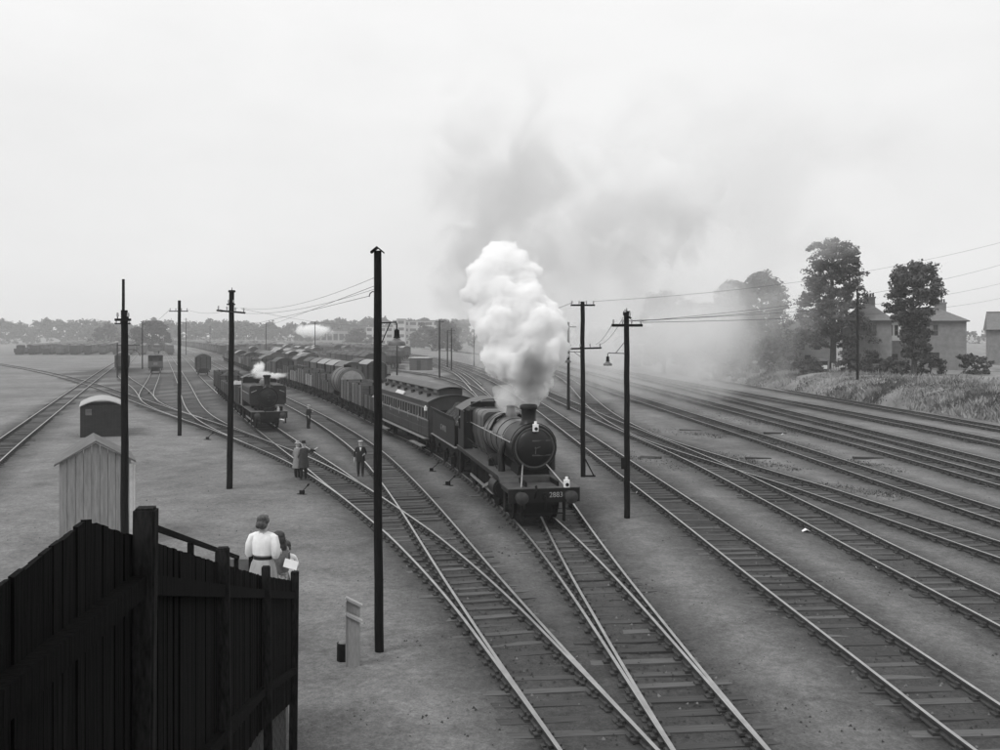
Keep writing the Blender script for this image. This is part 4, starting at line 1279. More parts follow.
# ---- wagon kinds: each builder gives a prototype that is then copied
WL = 5.0        # body length; 5.95 over buffers
PITCH = 5.95
def underframe(root, L_=WL, detail=True, wheels=True):
    m = MB().bb(-L_, 0, -.98, -.9, .88, 1.1).bb(-L_, 0, .9, .98, .88, 1.1).bb(-.1, 0, -1.2, 1.2, .86, 1.12).bb(-L_, -L_ + .1, -1.2, 1.2, .86, 1.12)
    if not detail:
        for x in (-1.1, -L_ + 1.1):
            m.bb(x - .42, x + .42, -.85, -.7, .05, .85); m.bb(x - .42, x + .42, .7, .85, .05, .85)
        m.bb(-L_ - .4, .4, -.95, -.8, .98, 1.12); m.bb(-L_ - .4, .4, .8, .95, .98, 1.12)
    else:
        for sy in (-1, 1):
            for x in (-1.1, -L_ + 1.1):
                m.bb(x - .3, x + .3, sy * 1.0 - .03, sy * 1.0 + .03, .45, .9); m.bb(x - .1, x + .1, sy * 1.05 - .06, sy * 1.05 + .06, .42, .62)
            m.beam((-1.1, sy * 1.06, .55), (-L_ + .5, sy * 1.06, .62), .03, .06)
    if detail:
        m.bb(-L_ + .15, -.15, -.62, .62, .3, .93)  # solid dark box added so no light shows beneath the wagon
    m.build('underframe', dark_iron, root, smooth=False)
    if detail:
        buffers(root, 1.04, 0, 1); buffers(root, 1.04, -L_, -1)
        if wheels:
            for sy in (-1, 1):
                for x in (-1.1, -L_ + 1.1):
                    wheel(.46, 8, root, x, sy * .75)

def open_wagon(mt, planks=5, load=None, detail=True, stan=True):
    r_ = link('open_wagon', None)
    underframe(r_, WL, detail)
    MB().bb(-WL + .03, -.03, -1.12, 1.12, 1.12, 1.2).build('floor', sleeper_mat, r_, smooth=False)
    hp = .2
    for sy in (-1, 1):
        m = MB()
        for k in range(planks):
            m.bb(-WL, 0, sy * 1.17 - .03, sy * 1.17 + .03, 1.13 + k * hp, 1.13 + k * hp + hp - (.018 if detail else 0))
        if stan:
            for x in (-.12, -1.55, -WL + 1.55, -WL + .12, -2.1, -WL + 2.1):
                m.bb(x - .05, x + .05, sy * 1.21 - .02, sy * 1.21 + .02, 1.0, 1.13 + planks * hp, 1)
            m.bb(-3.2, -1.8, sy * 1.205 - .006, sy * 1.205 + .006, 1.13, 1.13 + planks * hp, 2)
        m.build('side', [mt, dark_iron, mt], r_, smooth=False)
    for x in (0, -WL):
        m = MB()
        for k in range(planks):
            m.bb(x - .03, x + .03, -1.139, 1.139, 1.13 + k * hp, 1.13 + k * hp + hp - (.018 if detail else 0))
        for y in (-.6, .6):
            m.bb(x - .06, x + .06, y - .06, y + .06, .9, 1.13 + planks * hp - .03, 1)
        m.build('end', [mt, dark_iron], r_, smooth=False)
    if load:
        v_ = []; nn = 12; mm_ = 7
        top = 1.05 + planks * hp
        for i in range(nn):
            for j in range(mm_):
                e = min(i, nn - 1 - i, 3) / 3 * min(j, mm_ - 1 - j, 2) / 2
                v_.append((-.05 - (WL - .1) * i / (nn - 1), -1.1 + 2.2 * j / (mm_ - 1), top - .2 + .5 * e + random.uniform(-.08, .08)))
        MB().add(v_, [(i * mm_ + j, i * mm_ + j + 1, (i + 1) * mm_ + j + 1, (i + 1) * mm_ + j) for i in range(nn - 1) for j in range(mm_ - 1)]).build('load', load, r_, smooth=load is not coal_mat)
    return r_

def van(mt, rf, detail=True, L_=WL):
    r_ = link('goods_van', None)
    underframe(r_, L_, detail)
    m = MB().bb(-L_ + .02, -.02, -1.16, 1.16, 1.12, 3.0)
    if detail:
        k = 0.0
        for sy in (-1, 1):
            x = -L_ + .05
            while x < -.05:
                m.bb(x, x + .17, sy * 1.175 - .012, sy * 1.175 + .012, 1.13, 2.99); x += .19
            for xx_ in (-.08, -1.7, -L_ + 1.7, -L_ + .08):
                m.bb(xx_ - .05, xx_ + .05, sy * 1.21 - .02, sy * 1.21 + .02, 1.1, 3.0, 1)
        for x in (-.0, -L_):
            for y in (-.5, .5, -1.1, 1.1):
                m.bb(x - .05, x + .05, y - .05, y + .05, .95, 3.1, 1)
    m.build('body', [mt, dark_iron], r_, smooth=False)
    for x in (-.03, -L_ + .03):
        lp = [(-1.16 + 2.32 * k / 8, 2.98 + .5 * (1 - (-1 + 2 * k / 8) ** 2)) for k in range(9)]
        MB().loft([[(x - .02, a_, b2) for a_, b2 in lp], [(x + .02, a_, b2) for a_, b2 in lp]]).build('end_panel', mt, r_, smooth=False, fix=True)
    if detail:
        for sy in (-1, 1):
            MB().bb(-L_ / 2 - .8, -L_ / 2 + .8, sy * 1.2 - .012, sy * 1.2 + .014, 1.2, 2.9).build('door', mt, r_, smooth=False)
    arc_roof_x(-L_ - .08, .08, 1.26, 3.0, .55, .05, 10).build('roof', rf, r_, fix=True)
    return r_

def tank_wagon():
    r_ = link('tank_wagon', None)
    L_ = 5.6
    underframe(r_, L_, True)
    MB().lathe([(0, -L_ + .25), (.9, -L_ + .27), (1.27, -L_ + .42), (1.28, -.42), (.9, -.27), (0, -.25)], (0, 0, 2.42), 'x', 32).build('tank_barrel', mat('tank paint', .075, .5, .4, 1.5), r_)
    MB().lathe([(.0, -.249), (.75, -.252), (1.0, -.28), (1.02, -.26), (.75, -.235), (.0, -.232)], (0, 0, 2.42), 'x', 28).build('tank_end', mat('pale tank end', .24, .6, .35, 1.8), r_)
    for x in (-L_ + .9, -L_ / 2, -.9):
        MB().lathe([(1.27, x - .05), (1.30, x - .05), (1.30, x + .05), (1.27, x + .05), (1.27, x - .05)], (0, 0, 2.42), 'x', 32).build('tank_strap', dark_iron, r_)
    MB().lathe([(.34, 3.62), (.34, 3.86), (.38, 3.88), (.3, 3.95), (0, 3.97)], (-L_ / 2, 0, 0), 'z', 18).build('filler_dome', dark_iron, r_)
    for x in (-L_ + 1.0, -1.0):
        MB().bb(x - .15, x + .15, -1.0, 1.0, 1.1, 1.5).build('cradle', dark_iron, r_, smooth=False)
    return r_

def brake_van():
    r_ = link('brake_van', None)
    L_ = 7.2
    underframe(r_, L_, True)
    MB().bb(-L_ + .0, -2.4, -1.22, 1.22, 1.12, 3.05).build('cabin', wagon_mid, r_, smooth=False)
    MB().bb(-2.4, -.02, -1.25, 1.25, 1.12, 1.2).build('veranda_floor', sleeper_mat, r_, smooth=False)
    for sy in (-1, 1):
        MB().bb(-2.4, -.02, sy * 1.2 - .03, sy * 1.2 + .03, 1.2, 2.1).build('veranda_side', wagon_mid, r_, smooth=False)
        MB().bb(-.12, -.02, sy * 1.18 - .05, sy * 1.18 + .05, 2.1, 3.05).build('veranda_post', wagon_mid, r_, smooth=False)
        MB().bb(-2.41, -2.38, sy * .75 - .25, sy * .75 + .25, 2.1, 2.7).build('window', glass_dark, r_, smooth=False)
        MB().bb(-L_ + .6, -.6, sy * 1.3 - .12, sy * 1.3 + .12, .6, .64).build('step_board', sleeper_mat, r_, smooth=False)
    MB().bb(-.06, -.0, -1.16, 1.16, 1.2, 2.12).build('veranda_end', wagon_grey, r_, smooth=False)
    MB().bb(.0, .02, -.35, .35, 1.45, 1.9).build('plate', wagon_pale, r_, smooth=False)
    arc_roof_x(-L_ - .1, .1, 1.32, 3.05, .42, .05, 10).build('roof', roof_grey, r_, fix=True)
    MB().cyl((-4.5, .5, 3.3), (-4.5, .5, 3.9), .07, n=8).build('stove_pipe', dark_iron, r_)
    return r_

PROTO = {
 'open_grey': open_wagon(wagon_grey, 5), 'open_dark': open_wagon(wagon_dark, 7, coal_mat), 'open_pale': open_wagon(wagon_pale, 6),
 'open_sheet': open_wagon(wagon_mid, 5, mat('tarpaulin', .22, .6, .3, 2.0)), 'open_high': open_wagon(wagon_grey, 8),
 'van_grey': van(wagon_grey, roof_grey), 'van_dark': van(wagon_dark, roof_pale), 'van_mid': van(wagon_mid, roof_dark), 'tank': tank_wagon(), 'brake': brake_van(),
 'f_open_grey': open_wagon(wagon_grey, 5, None, False, False), 'f_open_dark': open_wagon(wagon_dark, 7, coal_mat, False, False), 'f_open_pale': open_wagon(wagon_pale, 6, None, False, False),
 'f_van_grey': van(wagon_grey, roof_grey, False), 'f_van_dark': van(wagon_dark, roof_pale, False), 'f_van_mid': van(wagon_mid, roof_dark, False),
}
CATN = {'open': 'open wagon', 'van': 'goods van', 'tank': 'tank wagon', 'brake': 'brake van'}
DESC = {'open_grey': 'grey low open wagon', 'open_dark': 'dark open wagon heaped with coal', 'open_pale': 'pale boarded open wagon', 'open_sheet': 'open wagon under a sheet', 'open_high': 'grey high-sided open wagon',
        'van_grey': 'grey goods van', 'van_dark': 'dark goods van with pale roof', 'van_mid': 'brown goods van with sooty roof', 'tank': 'fat round tank wagon with pale end', 'brake': 'brake van with open veranda'}
def wagon(kind, path, s_, label, group, L_=WL):
    o = copy_tree(PROTO[kind])
    k = kind[2:] if kind.startswith('f_') else kind
    tag(o, label, CATN[k.split('_')[0]], group)
    place(o, path, s_, L_)
    return o

# train behind the coach
s_ = sC + CL + .9
seq = ['open_sheet', 'open_high', 'open_high', 'tank', 'open_grey', 'open_high', 'open_pale', 'open_high', 'open_pale', 'open_high', 'open_grey', 'van_mid', 'open_high', 'open_dark', 'van_grey', 'open_pale', 'open_grey',
       'open_dark', 'open_high', 'van_mid', 'open_grey', 'open_pale', 'open_dark', 'van_dark', 'open_grey', 'open_high', 'open_dark', 'open_grey', 'van_mid', 'open_pale', 'open_dark', 'open_grey']
for i, k in enumerate(seq):
    ln = 5.6 if k == 'tank' else WL
    lb = DESC[k] + ', ' + ordinal(i) + ' vehicle behind the clerestory coach'
    kk = k
    if i > 20:
        kk = {'open_high': 'f_open_grey', 'open_sheet': 'f_open_grey'}.get(k, 'f_' + k)
        lb = DESC[kk[2:]] + ', ' + ordinal(i) + ' vehicle behind the clerestory coach'
    wagon(kk, PATH['A'], s_, lb, 'wagons in the main train', ln)
    s_ += ln + .95
# wagons behind the tank engine
sP = PATH['D'].s_at_depth(64.8)
PL = 8.3
s_ = sP + PL + .95
for i, k in enumerate(['open_dark', 'open_grey', 'open_sheet', 'open_grey', 'open_dark', 'open_high']):
    wagon(k, PATH['D'], s_, DESC[k] + ', ' + ordinal(i) + ' behind the small tank engine', 'wagons behind the tank engine')
    s_ += PITCH
wagon('van_mid', PATH['D'], PATH['D'].s_at_depth(156), 'lone brown goods van standing on the siding beyond the tank engine', None)
del_ = [o for o in COL.objects if o.get('group') is None and False]
wagon('brake', PATH['N'], PATH['N'].s_at_depth(164), 'lone brake van with open veranda on the far left siding', None, 7.2)
s_ = PATH['O'].s_at_depth(168)
for i, k in enumerate(['van_grey', 'van_mid', 'van_dark', 'van_mid', 'open_dark']):
    wagon(k, PATH['O'], s_, DESC[k] + ', ' + ordinal(i) + ' in the string behind the thick left pole', 'vehicles on the far left siding')
    s_ += PITCH
# the sorting sidings
pool = ['f_open_grey', 'f_open_dark', 'f_open_pale', 'f_van_grey', 'f_van_dark', 'f_van_mid', 'f_open_grey', 'f_open_dark']
rw = random.Random(5)
for k in range(1, 14):
    p_ = PATH['R%d' % k]
    s_ = rw.uniform(2, 14)
    i = 0
    run = rw.choice(pool)
    while s_ < p_.len - 10 and i < 20:
        c = p_.at(s_)
        if c.y > 430:
            break
        if rw.random() < .45:
            run = rw.choice(pool)
        kk = run
        if k <= 2 and i < 6:
            kk = ['van_grey', 'van_dark', 'van_dark', 'van_grey', 'van_mid', 'open_pale'][i] if k == 1 else ['van_dark', 'van_mid', 'open_pale', 'van_grey', 'van_dark', 'open_grey'][i]
        lb = DESC[kk[2:] if kk.startswith('f_') else kk] + ', ' + ordinal(i) + ' in the ' + ordinal(k - 1) + ' yard row beyond the train'
        wagon(kk, p_, s_, lb, 'wagons in the sorting sidings')
        s_ += PITCH + (rw.uniform(6, 40) if rw.random() < .1 else 0.0)
        i += 1
# farther wagons that read as one mass
fm = MB()
for k in range(-13, 15):
    p_ = PATH['R%d' % k] if k > 0 and k < 14 else PATH['A'].offset(4.6 * k - (4 if k <= 0 else -3))
    if k in (0, -1):
        continue
    s_ = p_.s_at_depth(360 if k > 2 else 330)
    while s_ < p_.len - 8:
        c = p_.at(s_)
        if c.y > 900:
            break
        if rw.random() < .86:
            tt = (p_.at(s_ + 1) - c).normalized()
            rot = Matrix.Rotation(math.atan2(tt.y, tt.x), 3, 'Z')
            h_ = rw.choice([2.3, 2.5, 3.4, 3.4])
            mi = rw.randrange(3)
            fm.box((c.x, c.y, .9 + (h_ - .9) / 2), (5.0, 2.4, h_ - .9), mi, rot)
            fm.box((c.x, c.y, .6), (4.2, 1.8, .8), 1, rot)
            if h_ > 3:
                fm.box((c.x, c.y, h_ + .12), (5.1, 1.5, .24), 3, rot)
        s_ += PITCH
o = fm.build('far_wagons', [wagon_grey, wagon_dark, wagon_mid, roof_pale], smooth=False)
o['kind'] = 'stuff'; o['label'] = 'crowded misty wagons at the far end of the yard'
for o in PROTO.values():
    drop_tree(o)

# ---- pannier tank engine, chimney towards the camera
pt = thing('tank_locomotive', 'small black tank engine with side-hung tanks at the head of open wagons', 'locomotive')
MB().bb(-.06, 0, -1.24, 1.24, .82, 1.27).build('buffer_beam', loco_side, pt, smooth=False)
buffers(pt, 1.04); buffers(pt, 1.04, -PL, -1)
MB().bb(-PL, 0.02, -1.26, 1.26, 1.272, 1.3).build('running_plate', mat('worn plate edge', .11, .6, .4, 3.0), pt, smooth=False)
MB().bb(-PL + .1, -.1, -.6, -.54, .45, 1.26).bb(-PL + .1, -.1, .54, .6, .45, 1.26).bb(-PL + .1, -.1, -.53, .53, .5, 1.26).bb(-PL, -PL + .06, -1.22, 1.22, .82, 1.26).build('frame', dark_iron, pt, smooth=False)
TB = 2.22
MB().lathe([(0, -2.2), (.74, -2.2), (.76, -2.15), (.76, -.9), (.74, -.86), (0, -.86)], (0, 0, TB), 'x', 32).build('smokebox', black_paint, pt)
dr2 = MB().lathe([(0, -.86), (.6, -.86), (.58, -.80), (.35, -.73), (0, -.70)], (0, 0, TB), 'x', 32).build('smokebox_door', black_paint, pt)
MB().beam((-.78, .5, TB + .2), (-.71, -.05, TB + .2), .03, .04).beam((-.78, .5, TB - .2), (-.71, -.05, TB - .2), .03, .04).cyl((-.72, 0, TB), (-.66, 0, TB), .04, n=8).build('hinge_strap', plate_metal, dr2)
MB().bb(-2.1, -.95, -.5, .5, 1.3, 1.75).build('saddle', dark_iron, pt, smooth=False)
for sy in (-1, 1):
    m = MB()
    def tk(x):
        w0, w1 = .38, 1.27
        return [(x, sy * a_, b2) for a_, b2 in ((w0, 1.72), (w1 - .1, 1.72), (w1, 1.84), (w1, 2.9), (w1 - .05, 3.02), (w1 - .16, 3.06), (w0, 3.08))]
    m.loft([tk(-6.1), tk(-.94)])
    tko = m.build('pannier_tank', MATS.get('tank side') or mat('tank side', .016, .5, .5, 1.6, spec=.25), pt, smooth=False, fix=True)
    MB().tube([(-.9, sy * 1.15, 2.6), (-.9, sy * .78, 2.75)], .015, 6).build('handrail', bright_steel, tko)
    MB().tube([(-1.2, sy * 1.31, 2.5), (-6.0, sy * 1.31, 2.5)], .015, 6).build('handrail', bright_steel, tko)
    MB().cyl((-1.9, sy * .86, 3.0), (-1.9, sy * .86, 3.08), .18, n=14).build('filler_cap', dark_iron, tko)
    for x in (-1.95, -4.1, -6.5):
        wheel(.7, 14, pt, x, sy * .75)
    MB().beam((-6.5, sy * .93, .5), (-1.95, sy * .93, .5), .05, .1).build('coupling_rod', bright_steel, pt, smooth=False)
    MB().bb(-.75, -.4, sy * 1.18 - .02, sy * 1.18 + .02, .42, 1.27).bb(-.77, -.38, sy * 1.1 - .1, sy * 1.1 + .12, .42, .45).build('front_steps', dark_iron, pt, smooth=False)
    MB().bb(-6.5, -6.12, sy * 1.2 - .015, sy * 1.2 + .015, 1.3, 3.3).bb(-7.35, -6.9, sy * 1.2 - .015, sy * 1.2 + .015, 1.3, 3.3).build('cab_side', loco_side, pt, smooth=False)
    MB().tube([(-6.55, sy * 1.28, 1.35), (-6.55, sy * 1.28, 2.95)], .022, 6).tube([(-6.85, sy * 1.28, 1.35), (-6.85, sy * 1.28, 2.95)], .022, 6).build('cab_handrail', bright_steel, pt)
    MB().bb(-6.9, -6.5, sy * 1.16 - .02, sy * 1.16 + .02, .42, 1.27).bb(-6.92, -6.48, sy * 1.1 - .1, sy * 1.1 + .12, .42, .45).build('cab_steps', dark_iron, pt, smooth=False)
    MB().bb(-6.115, -6.095, min(sy * .55, sy * 1.0), max(sy * .55, sy * 1.0), 3.06, 3.38).build('cab_window', glass_dark, pt, smooth=False)
MB().lathe([(0, -6.1), (.72, -6.1), (.72, -2.22), (0, -2.22)], (0, 0, TB + .08), 'x', 28).build('boiler', boiler_paint, pt)
MB().lathe([(.34, 2.92), (.25, 3.06), (.21, 3.2), (.22, 3.62), (.28, 3.68), (.29, 3.76), (.24, 3.8), (.0, 3.74)], (-1.5, 0, 0), 'z', 22).build('chimney', black_paint, pt)
MB().lathe([(.34, 2.95), (.34, 3.25), (.25, 3.42), (0, 3.48)], (-3.2, 0, 0), 'z', 18).build('dome', boiler_paint, pt)
MB().lathe([(.22, 2.95), (.16, 3.1), (.13, 3.35), (.16, 3.4), (0, 3.42)], (-4.7, 0, 0), 'z', 16).build('safety_valve_bonnet', mat('polished brass', .5, .25, .2, metal=.8), pt)
MB().bb(-6.12, -6.08, -1.2, 1.2, 1.3, 3.5).build('cab_front', loco_side, pt, smooth=False)
MB().bb(-PL + .12, -7.36, -1.2, 1.2, 1.3, 2.7).build('bunker', loco_side, pt, smooth=False)
arc_roof_x(-7.55, -5.95, 1.28, 3.42, .34, .035).build('cab_roof', MATS['cab roof'], pt, fix=True)
MB().tube([(0, 0, 1.02), (.16, 0, 1.02), (.17, 0, .7)], .03, 6).tube([(.0, -.3, 1.0), (.16, -.3, 1.2), (.08, -.3, 1.5)], .03, 6).build('coupling', dark_iron, pt)
MB().bb(-.5, -.2, -.35, .35, 1.3, 1.5).bb(-.6, -.3, .75, .95, 1.3, 1.6).build('tool_box', dark_iron, pt, smooth=False)
o = MB().bb(-.07, .07, -.08, .08, 0, .22).cyl((0, 0, .22), (0, 0, .3), .045, n=8).build('lamp', offwhite, pt, smooth=False); o.location = (-.12, .62, 1.3)
place(pt, PATH['D'], sP, PL)
paper('pale board lying right of the tank engine', 281, 420.5, .3)

# small pale lineside hut in the yard
hp_ = G(421, 370)
hu = thing('lineside_hut', 'small square pale-roofed hut standing alone beside the curving tracks', 'hut', hp_, R(-12))
MB().bb(-1.9, 1.9, -1.5, 1.5, 0, 2.4).build('wall', wagon_grey, hu, smooth=False)
MB().bb(-2.05, 2.05, -1.65, 1.65, 2.4, 2.52).build('roof', mat('pale felt', .55, .8, .15, 2.0), hu, smooth=False)
MB().bb(-.4, .4, -1.53, -1.5, 0, 2.0).build('door', wagon_dark, hu, smooth=False)
# ------------------------------------------------------------------ people
def person(label, loc, rz, height, arms, mats, legs=((.0, .0), (.0, .0)), lean=0.0, head_turn=0.0, hips=1.0, chestw=1.0, group=None):
    """local frame faces -Y.  arms: {'l': (elbow, wrist), 'r': ...}; mats: body tags -> material"""
    t = thing('person', label, 'person', loc, rz, group)
    sc = height / 1.72
    V = []; E = []; Rr = []; T = []
    def add(p, r, tg, parent=None):
        V.append(Vector(p)); Rr.append(r); T.append(tg)
        if parent is not None:
            E.append((parent, len(V) - 1))
        return len(V) - 1
    lz = lambda z: -lean * max(z - .9, 0)
    pel = add((0, 0, .94), (.155 * hips, .11), 'legs')
    wst = add((0, lz(1.1), 1.10), (.135 * hips, .095), 'top', pel)
    cst = add((0, lz(1.3), 1.29), (.155 * chestw, .105), 'top', wst)
    shd = add((0, lz(1.42), 1.41), (.13 * chestw, .085), 'top', cst)
    nck = add((0, lz(1.5), 1.485), (.05, .052), 'skin', shd)
    hd0 = add((0, lz(1.55) - .01, 1.555), (.068, .082), 'skin', nck)
    hd1 = add((0, lz(1.62), 1.625), (.078, .098), 'skin', hd0)
    hd2 = add((0, lz(1.68) + .005, 1.675), (.06, .075), 'skin', hd1)
    ca, sa = math.cos(head_turn), math.sin(head_turn)
    fwd = Vector((sa, -ca, 0))
    add(V[hd0] + fwd * .095 + Vector((0, 0, .03)), (.014, .014), 'skin', hd0)      # nose
    for e in (-1, 1):
        add(V[hd0] + Vector((ca, sa, 0)) * (.083 * e) + Vector((0, .005, .03)), (.012, .022), 'skin', hd0)   # ears
    for side, sx_ in (('l', 1), ('r', -1)):
        sh = add((sx_ * .175 * chestw, lz(1.41), 1.40), (.062, .062), 'top', shd)
        el, wr = arms[side]
        e_ = add(V[sh] + Vector(el), (.045, .045), 'sleeve', sh)
        mid = add(V[e_].lerp(V[sh] + Vector(wr), .5), (.038, .038), 'fore', e_)
        w_ = add(V[sh] + Vector(wr), (.027, .024), 'skin', mid)
        d_ = (V[w_] - V[e_]).normalized()
        pl = add(V[w_] + d_ * .06, (.036, .02), 'skin', w_)
        u_ = d_.cross(Vector((1, 0, 0)) if abs(d_.x) < .8 else Vector((0, 0, 1))).normalized()
        for k, ln in ((-1.5, .055), (-.5, .072), (.5, .068), (1.5, .05)):
            b0 = add(V[w_] + d_ * .10 + u_ * (.017 * k), (.009, .009), 'skin', pl)
            add(V[b0] + d_ * ln + Vector((0, -.012, -.01)), (.0075, .0075), 'skin', b0)
        th = add(V[w_] + d_ * .045 + u_ * .04, (.011, .011), 'skin', w_)
        add(V[th] + d_ * .045 + u_ * .012, (.009, .009), 'skin', th)
        fx, fy = legs[0] if side == 'l' else legs[1]
        hp = add((sx_ * .09 * hips, 0, .88), (.095 * hips, .1), 'legs', pel)
        tr = 1.0 if mats['shin'] is skin else 1.3          # bare calves or loose trouser legs
        kn = add((sx_ * .1, -.02 + fy * .5, .49), (.065 * tr, .068 * tr), 'legs', hp)
        cf_ = add((sx_ * .1, .02 + fy * .8, .3), (.056 * tr, .06 * tr), 'shin', kn)
        an_ = add((sx_ * .1 + fx, .025 + fy, .09), (.042 * tr, .045 * tr), 'shin', cf_)
        he = add((sx_ * .1 + fx, .05 + fy, .045), (.04, .042), 'shoe', an_)
        add((sx_ * .115 + fx, -.1 + fy, .035), (.042, .034), 'shoe', an_)
    me = bpy.data.meshes.new('sk')
    me.from_pydata([tuple(v * sc) for v in V], E, [])
    ob = bpy.data.objects.new('sk', me); COL.objects.link(ob)
    md = ob.modifiers.new('s', 'SKIN'); md.use_smooth_shade = True
    sv = me.skin_vertices[0].data
    for i, r in enumerate(Rr):
        sv[i].radius = (r[0] * sc, r[1] * sc)
        sv[i].use_root = (i == pel)
    sbm = ob.modifiers.new('ss', 'SUBSURF'); sbm.levels = 2; sbm.render_levels = 2
    bpy.context.view_layer.update()
    res = bpy.data.meshes.new_from_object(ob.evaluated_get(bpy.context.evaluated_depsgraph_get()))
    bpy.data.objects.remove(ob, do_unlink=True)
    names = list(dict.fromkeys(T))
    res.materials.clear()
    for n_ in names:
        res.materials.append(mats.get(n_, mats['top']))
    ref = []; rt = []
    for i, p in enumerate(V):
        ref.append(p * sc); rt.append(names.index(T[i]))
    for a_, b2 in E:
        for f_ in (.25, .5, .75):
            ref.append(V[a_].lerp(V[b2], f_) * sc); rt.append(names.index(T[b2] if f_ > .45 else T[a_]))
    ref = np.array([tuple(q) for q in ref])
    cen = np.empty(len(res.polygons) * 3, np.float32); res.polygons.foreach_get('center', cen); cen = cen.reshape(-1, 3)
    near_ = np.argmin(((cen[:, None] - ref[None]) ** 2).sum(2), 1)
    res.polygons.foreach_set('material_index', np.array(rt, np.int32)[near_])
    res.shade_smooth()
    link('body', res, t)
    t['_h'] = sc
    return t, sc

def garment(t, name, m_, rings, sc, n=20, folds=0.0, seed=0):
    """rings: (z, rx, ry, cx, cy)"""
    rr = random.Random(seed)
    ph = [rr.uniform(0, 6.28) for _ in range(3)]
    out_ = []
    for i, (z, rx, ry, cx, cy) in enumerate(rings):
        f_ = folds * i / max(len(rings) - 1, 1)
        out_.append([((cx + rx * math.cos(a_) * (1 + f_ * math.sin(5 * a_ + ph[0]))) * sc, (cy + ry * math.sin(a_) * (1 + f_ * math.sin(7 * a_ + ph[1]))) * sc, z * sc) for a_ in [2 * math.pi * k / n for k in range(n)]])
    return MB().loft(out_).build(name, m_, t, fix=True)

def hair(t, name, m_, sc, blobs, seed=0):
    bm = bmesh.new()
    for (x, y, z, rx, ry, rz_) in blobs:
        r_ = bmesh.ops.create_icosphere(bm, subdivisions=3, radius=1)
        for v_ in r_['verts']:
            q = v_.co.copy()
            w_ = 1 + .06 * math.sin(q.x * 9 + seed) * math.sin(q.z * 8 + x * 20) + .03 * math.sin(q.y * 17)
            v_.co = Vector(((x + q.x * rx * w_) * sc, (y + q.y * ry * w_) * sc, (z + q.z * rz_ * w_) * sc))
    me = bpy.data.meshes.new(name); bm.to_mesh(me); bm.free(); me.materials.append(m_); me.shade_smooth()
    return link(name, me, t)

def hat_trilby(t, m_, sc, z=1.69):
    return MB().lathe([(.0, .1), (.05, .105), (.085, .09), (.1, .0), (.145, -.015), (.15, -.005), (.1, .012), (.0, .012)], (0, 0, z * sc), 'z', 18).build('hat', m_, t)
def cap(t, m_, sc, z=1.69):
    return MB().loft([[((.1 * math.cos(a_)) * sc, (-.01 + .125 * math.sin(a_) * (1.25 if math.sin(a_) < 0 else 1)) * sc, (z - .01) * sc) for a_ in np.linspace(0, 6.28, 16, endpoint=False)],
                      [((.125 * math.cos(a_)) * sc, (-.015 + .14 * math.sin(a_)) * sc, (z + .035) * sc) for a_ in np.linspace(0, 6.28, 16, endpoint=False)],
                      [((.06 * math.cos(a_)) * sc, (.0 + .07 * math.sin(a_)) * sc, (z + .065) * sc) for a_ in np.linspace(0, 6.28, 16, endpoint=False)]]).build('cap', m_, t, fix=True)

hang = {'l': ((.07, .02, -.27), (.08, -.05, -.5)), 'r': ((-.07, .02, -.27), (-.08, -.05, -.5))}
# woman at the fence, seen from behind
wd_ = 14.2
wz = 2.36
wp = Vector((P(263, 560, wd_).x, wd_, wz))
t, sc = person('woman in white blouse and pale skirt leaning over the footpath fence, seen from behind', wp, R(180 - 14), 1.63,
    {'l': ((.06, .03, -.26), (-.02, -.22, -.3)), 'r': ((-.06, .03, -.26), (.02, -.22, -.3))},
    {'top': cloth_white, 'sleeve': cloth_white, 'fore': skin, 'skin': skin, 'legs': cloth_pale, 'shin': skin, 'shoe': shoe}, chestw=1.08, head_turn=-.35, lean=.06)
garment(t, 'blouse', cloth_white, [(1.085, .135, .105, 0, -.005), (1.12, .178, .135, 0, -.008), (1.2, .19, .14, 0, -.015), (1.32, .205, .135, 0, -.02), (1.41, .185, .11, 0, -.025), (1.47, .085, .075, 0, -.03)], sc, 24, .04, 3)
for sx_ in (-1, 1):
    m = MB()
    m.tube([(sx_ * .12 * sc, -.025 * sc, 1.425 * sc), (sx_ * .19 * sc, -.01, 1.385 * sc), (sx_ * .225 * sc, .01 * sc, 1.27 * sc), (sx_ * .235 * sc, .02 * sc, 1.13 * sc), (sx_ * .225 * sc, .01 * sc, 1.08 * sc)], [.05 * sc, .07 * sc, .075 * sc, .07 * sc, .05 * sc], 12)
    m.build('sleeve', cloth_white, t)
garment(t, 'belt', shoe, [(1.045, .158, .122, 0, 0), (1.095, .155, .12, 0, -.004)], sc, 24)
garment(t, 'skirt', cloth_pale, [(1.06, .15, .115, 0, 0), (.98, .195, .15, 0, 0), (.85, .225, .18, 0, 0), (.6, .25, .21, 0, 0), (.42, .275, .235, 0, 0)], sc, 28, .05, 5)
hair(t, 'hair', hair_mid, sc, [(0, -.0, 1.655, .098, .11, .085), (.0, .04, 1.61, .092, .085, .085), (.0, .03, 1.7, .08, .08, .06), (-.045, .06, 1.585, .05, .045, .05), (.045, .06, 1.585, .05, .045, .05), (.0, -.06, 1.715, .06, .05, .03)])
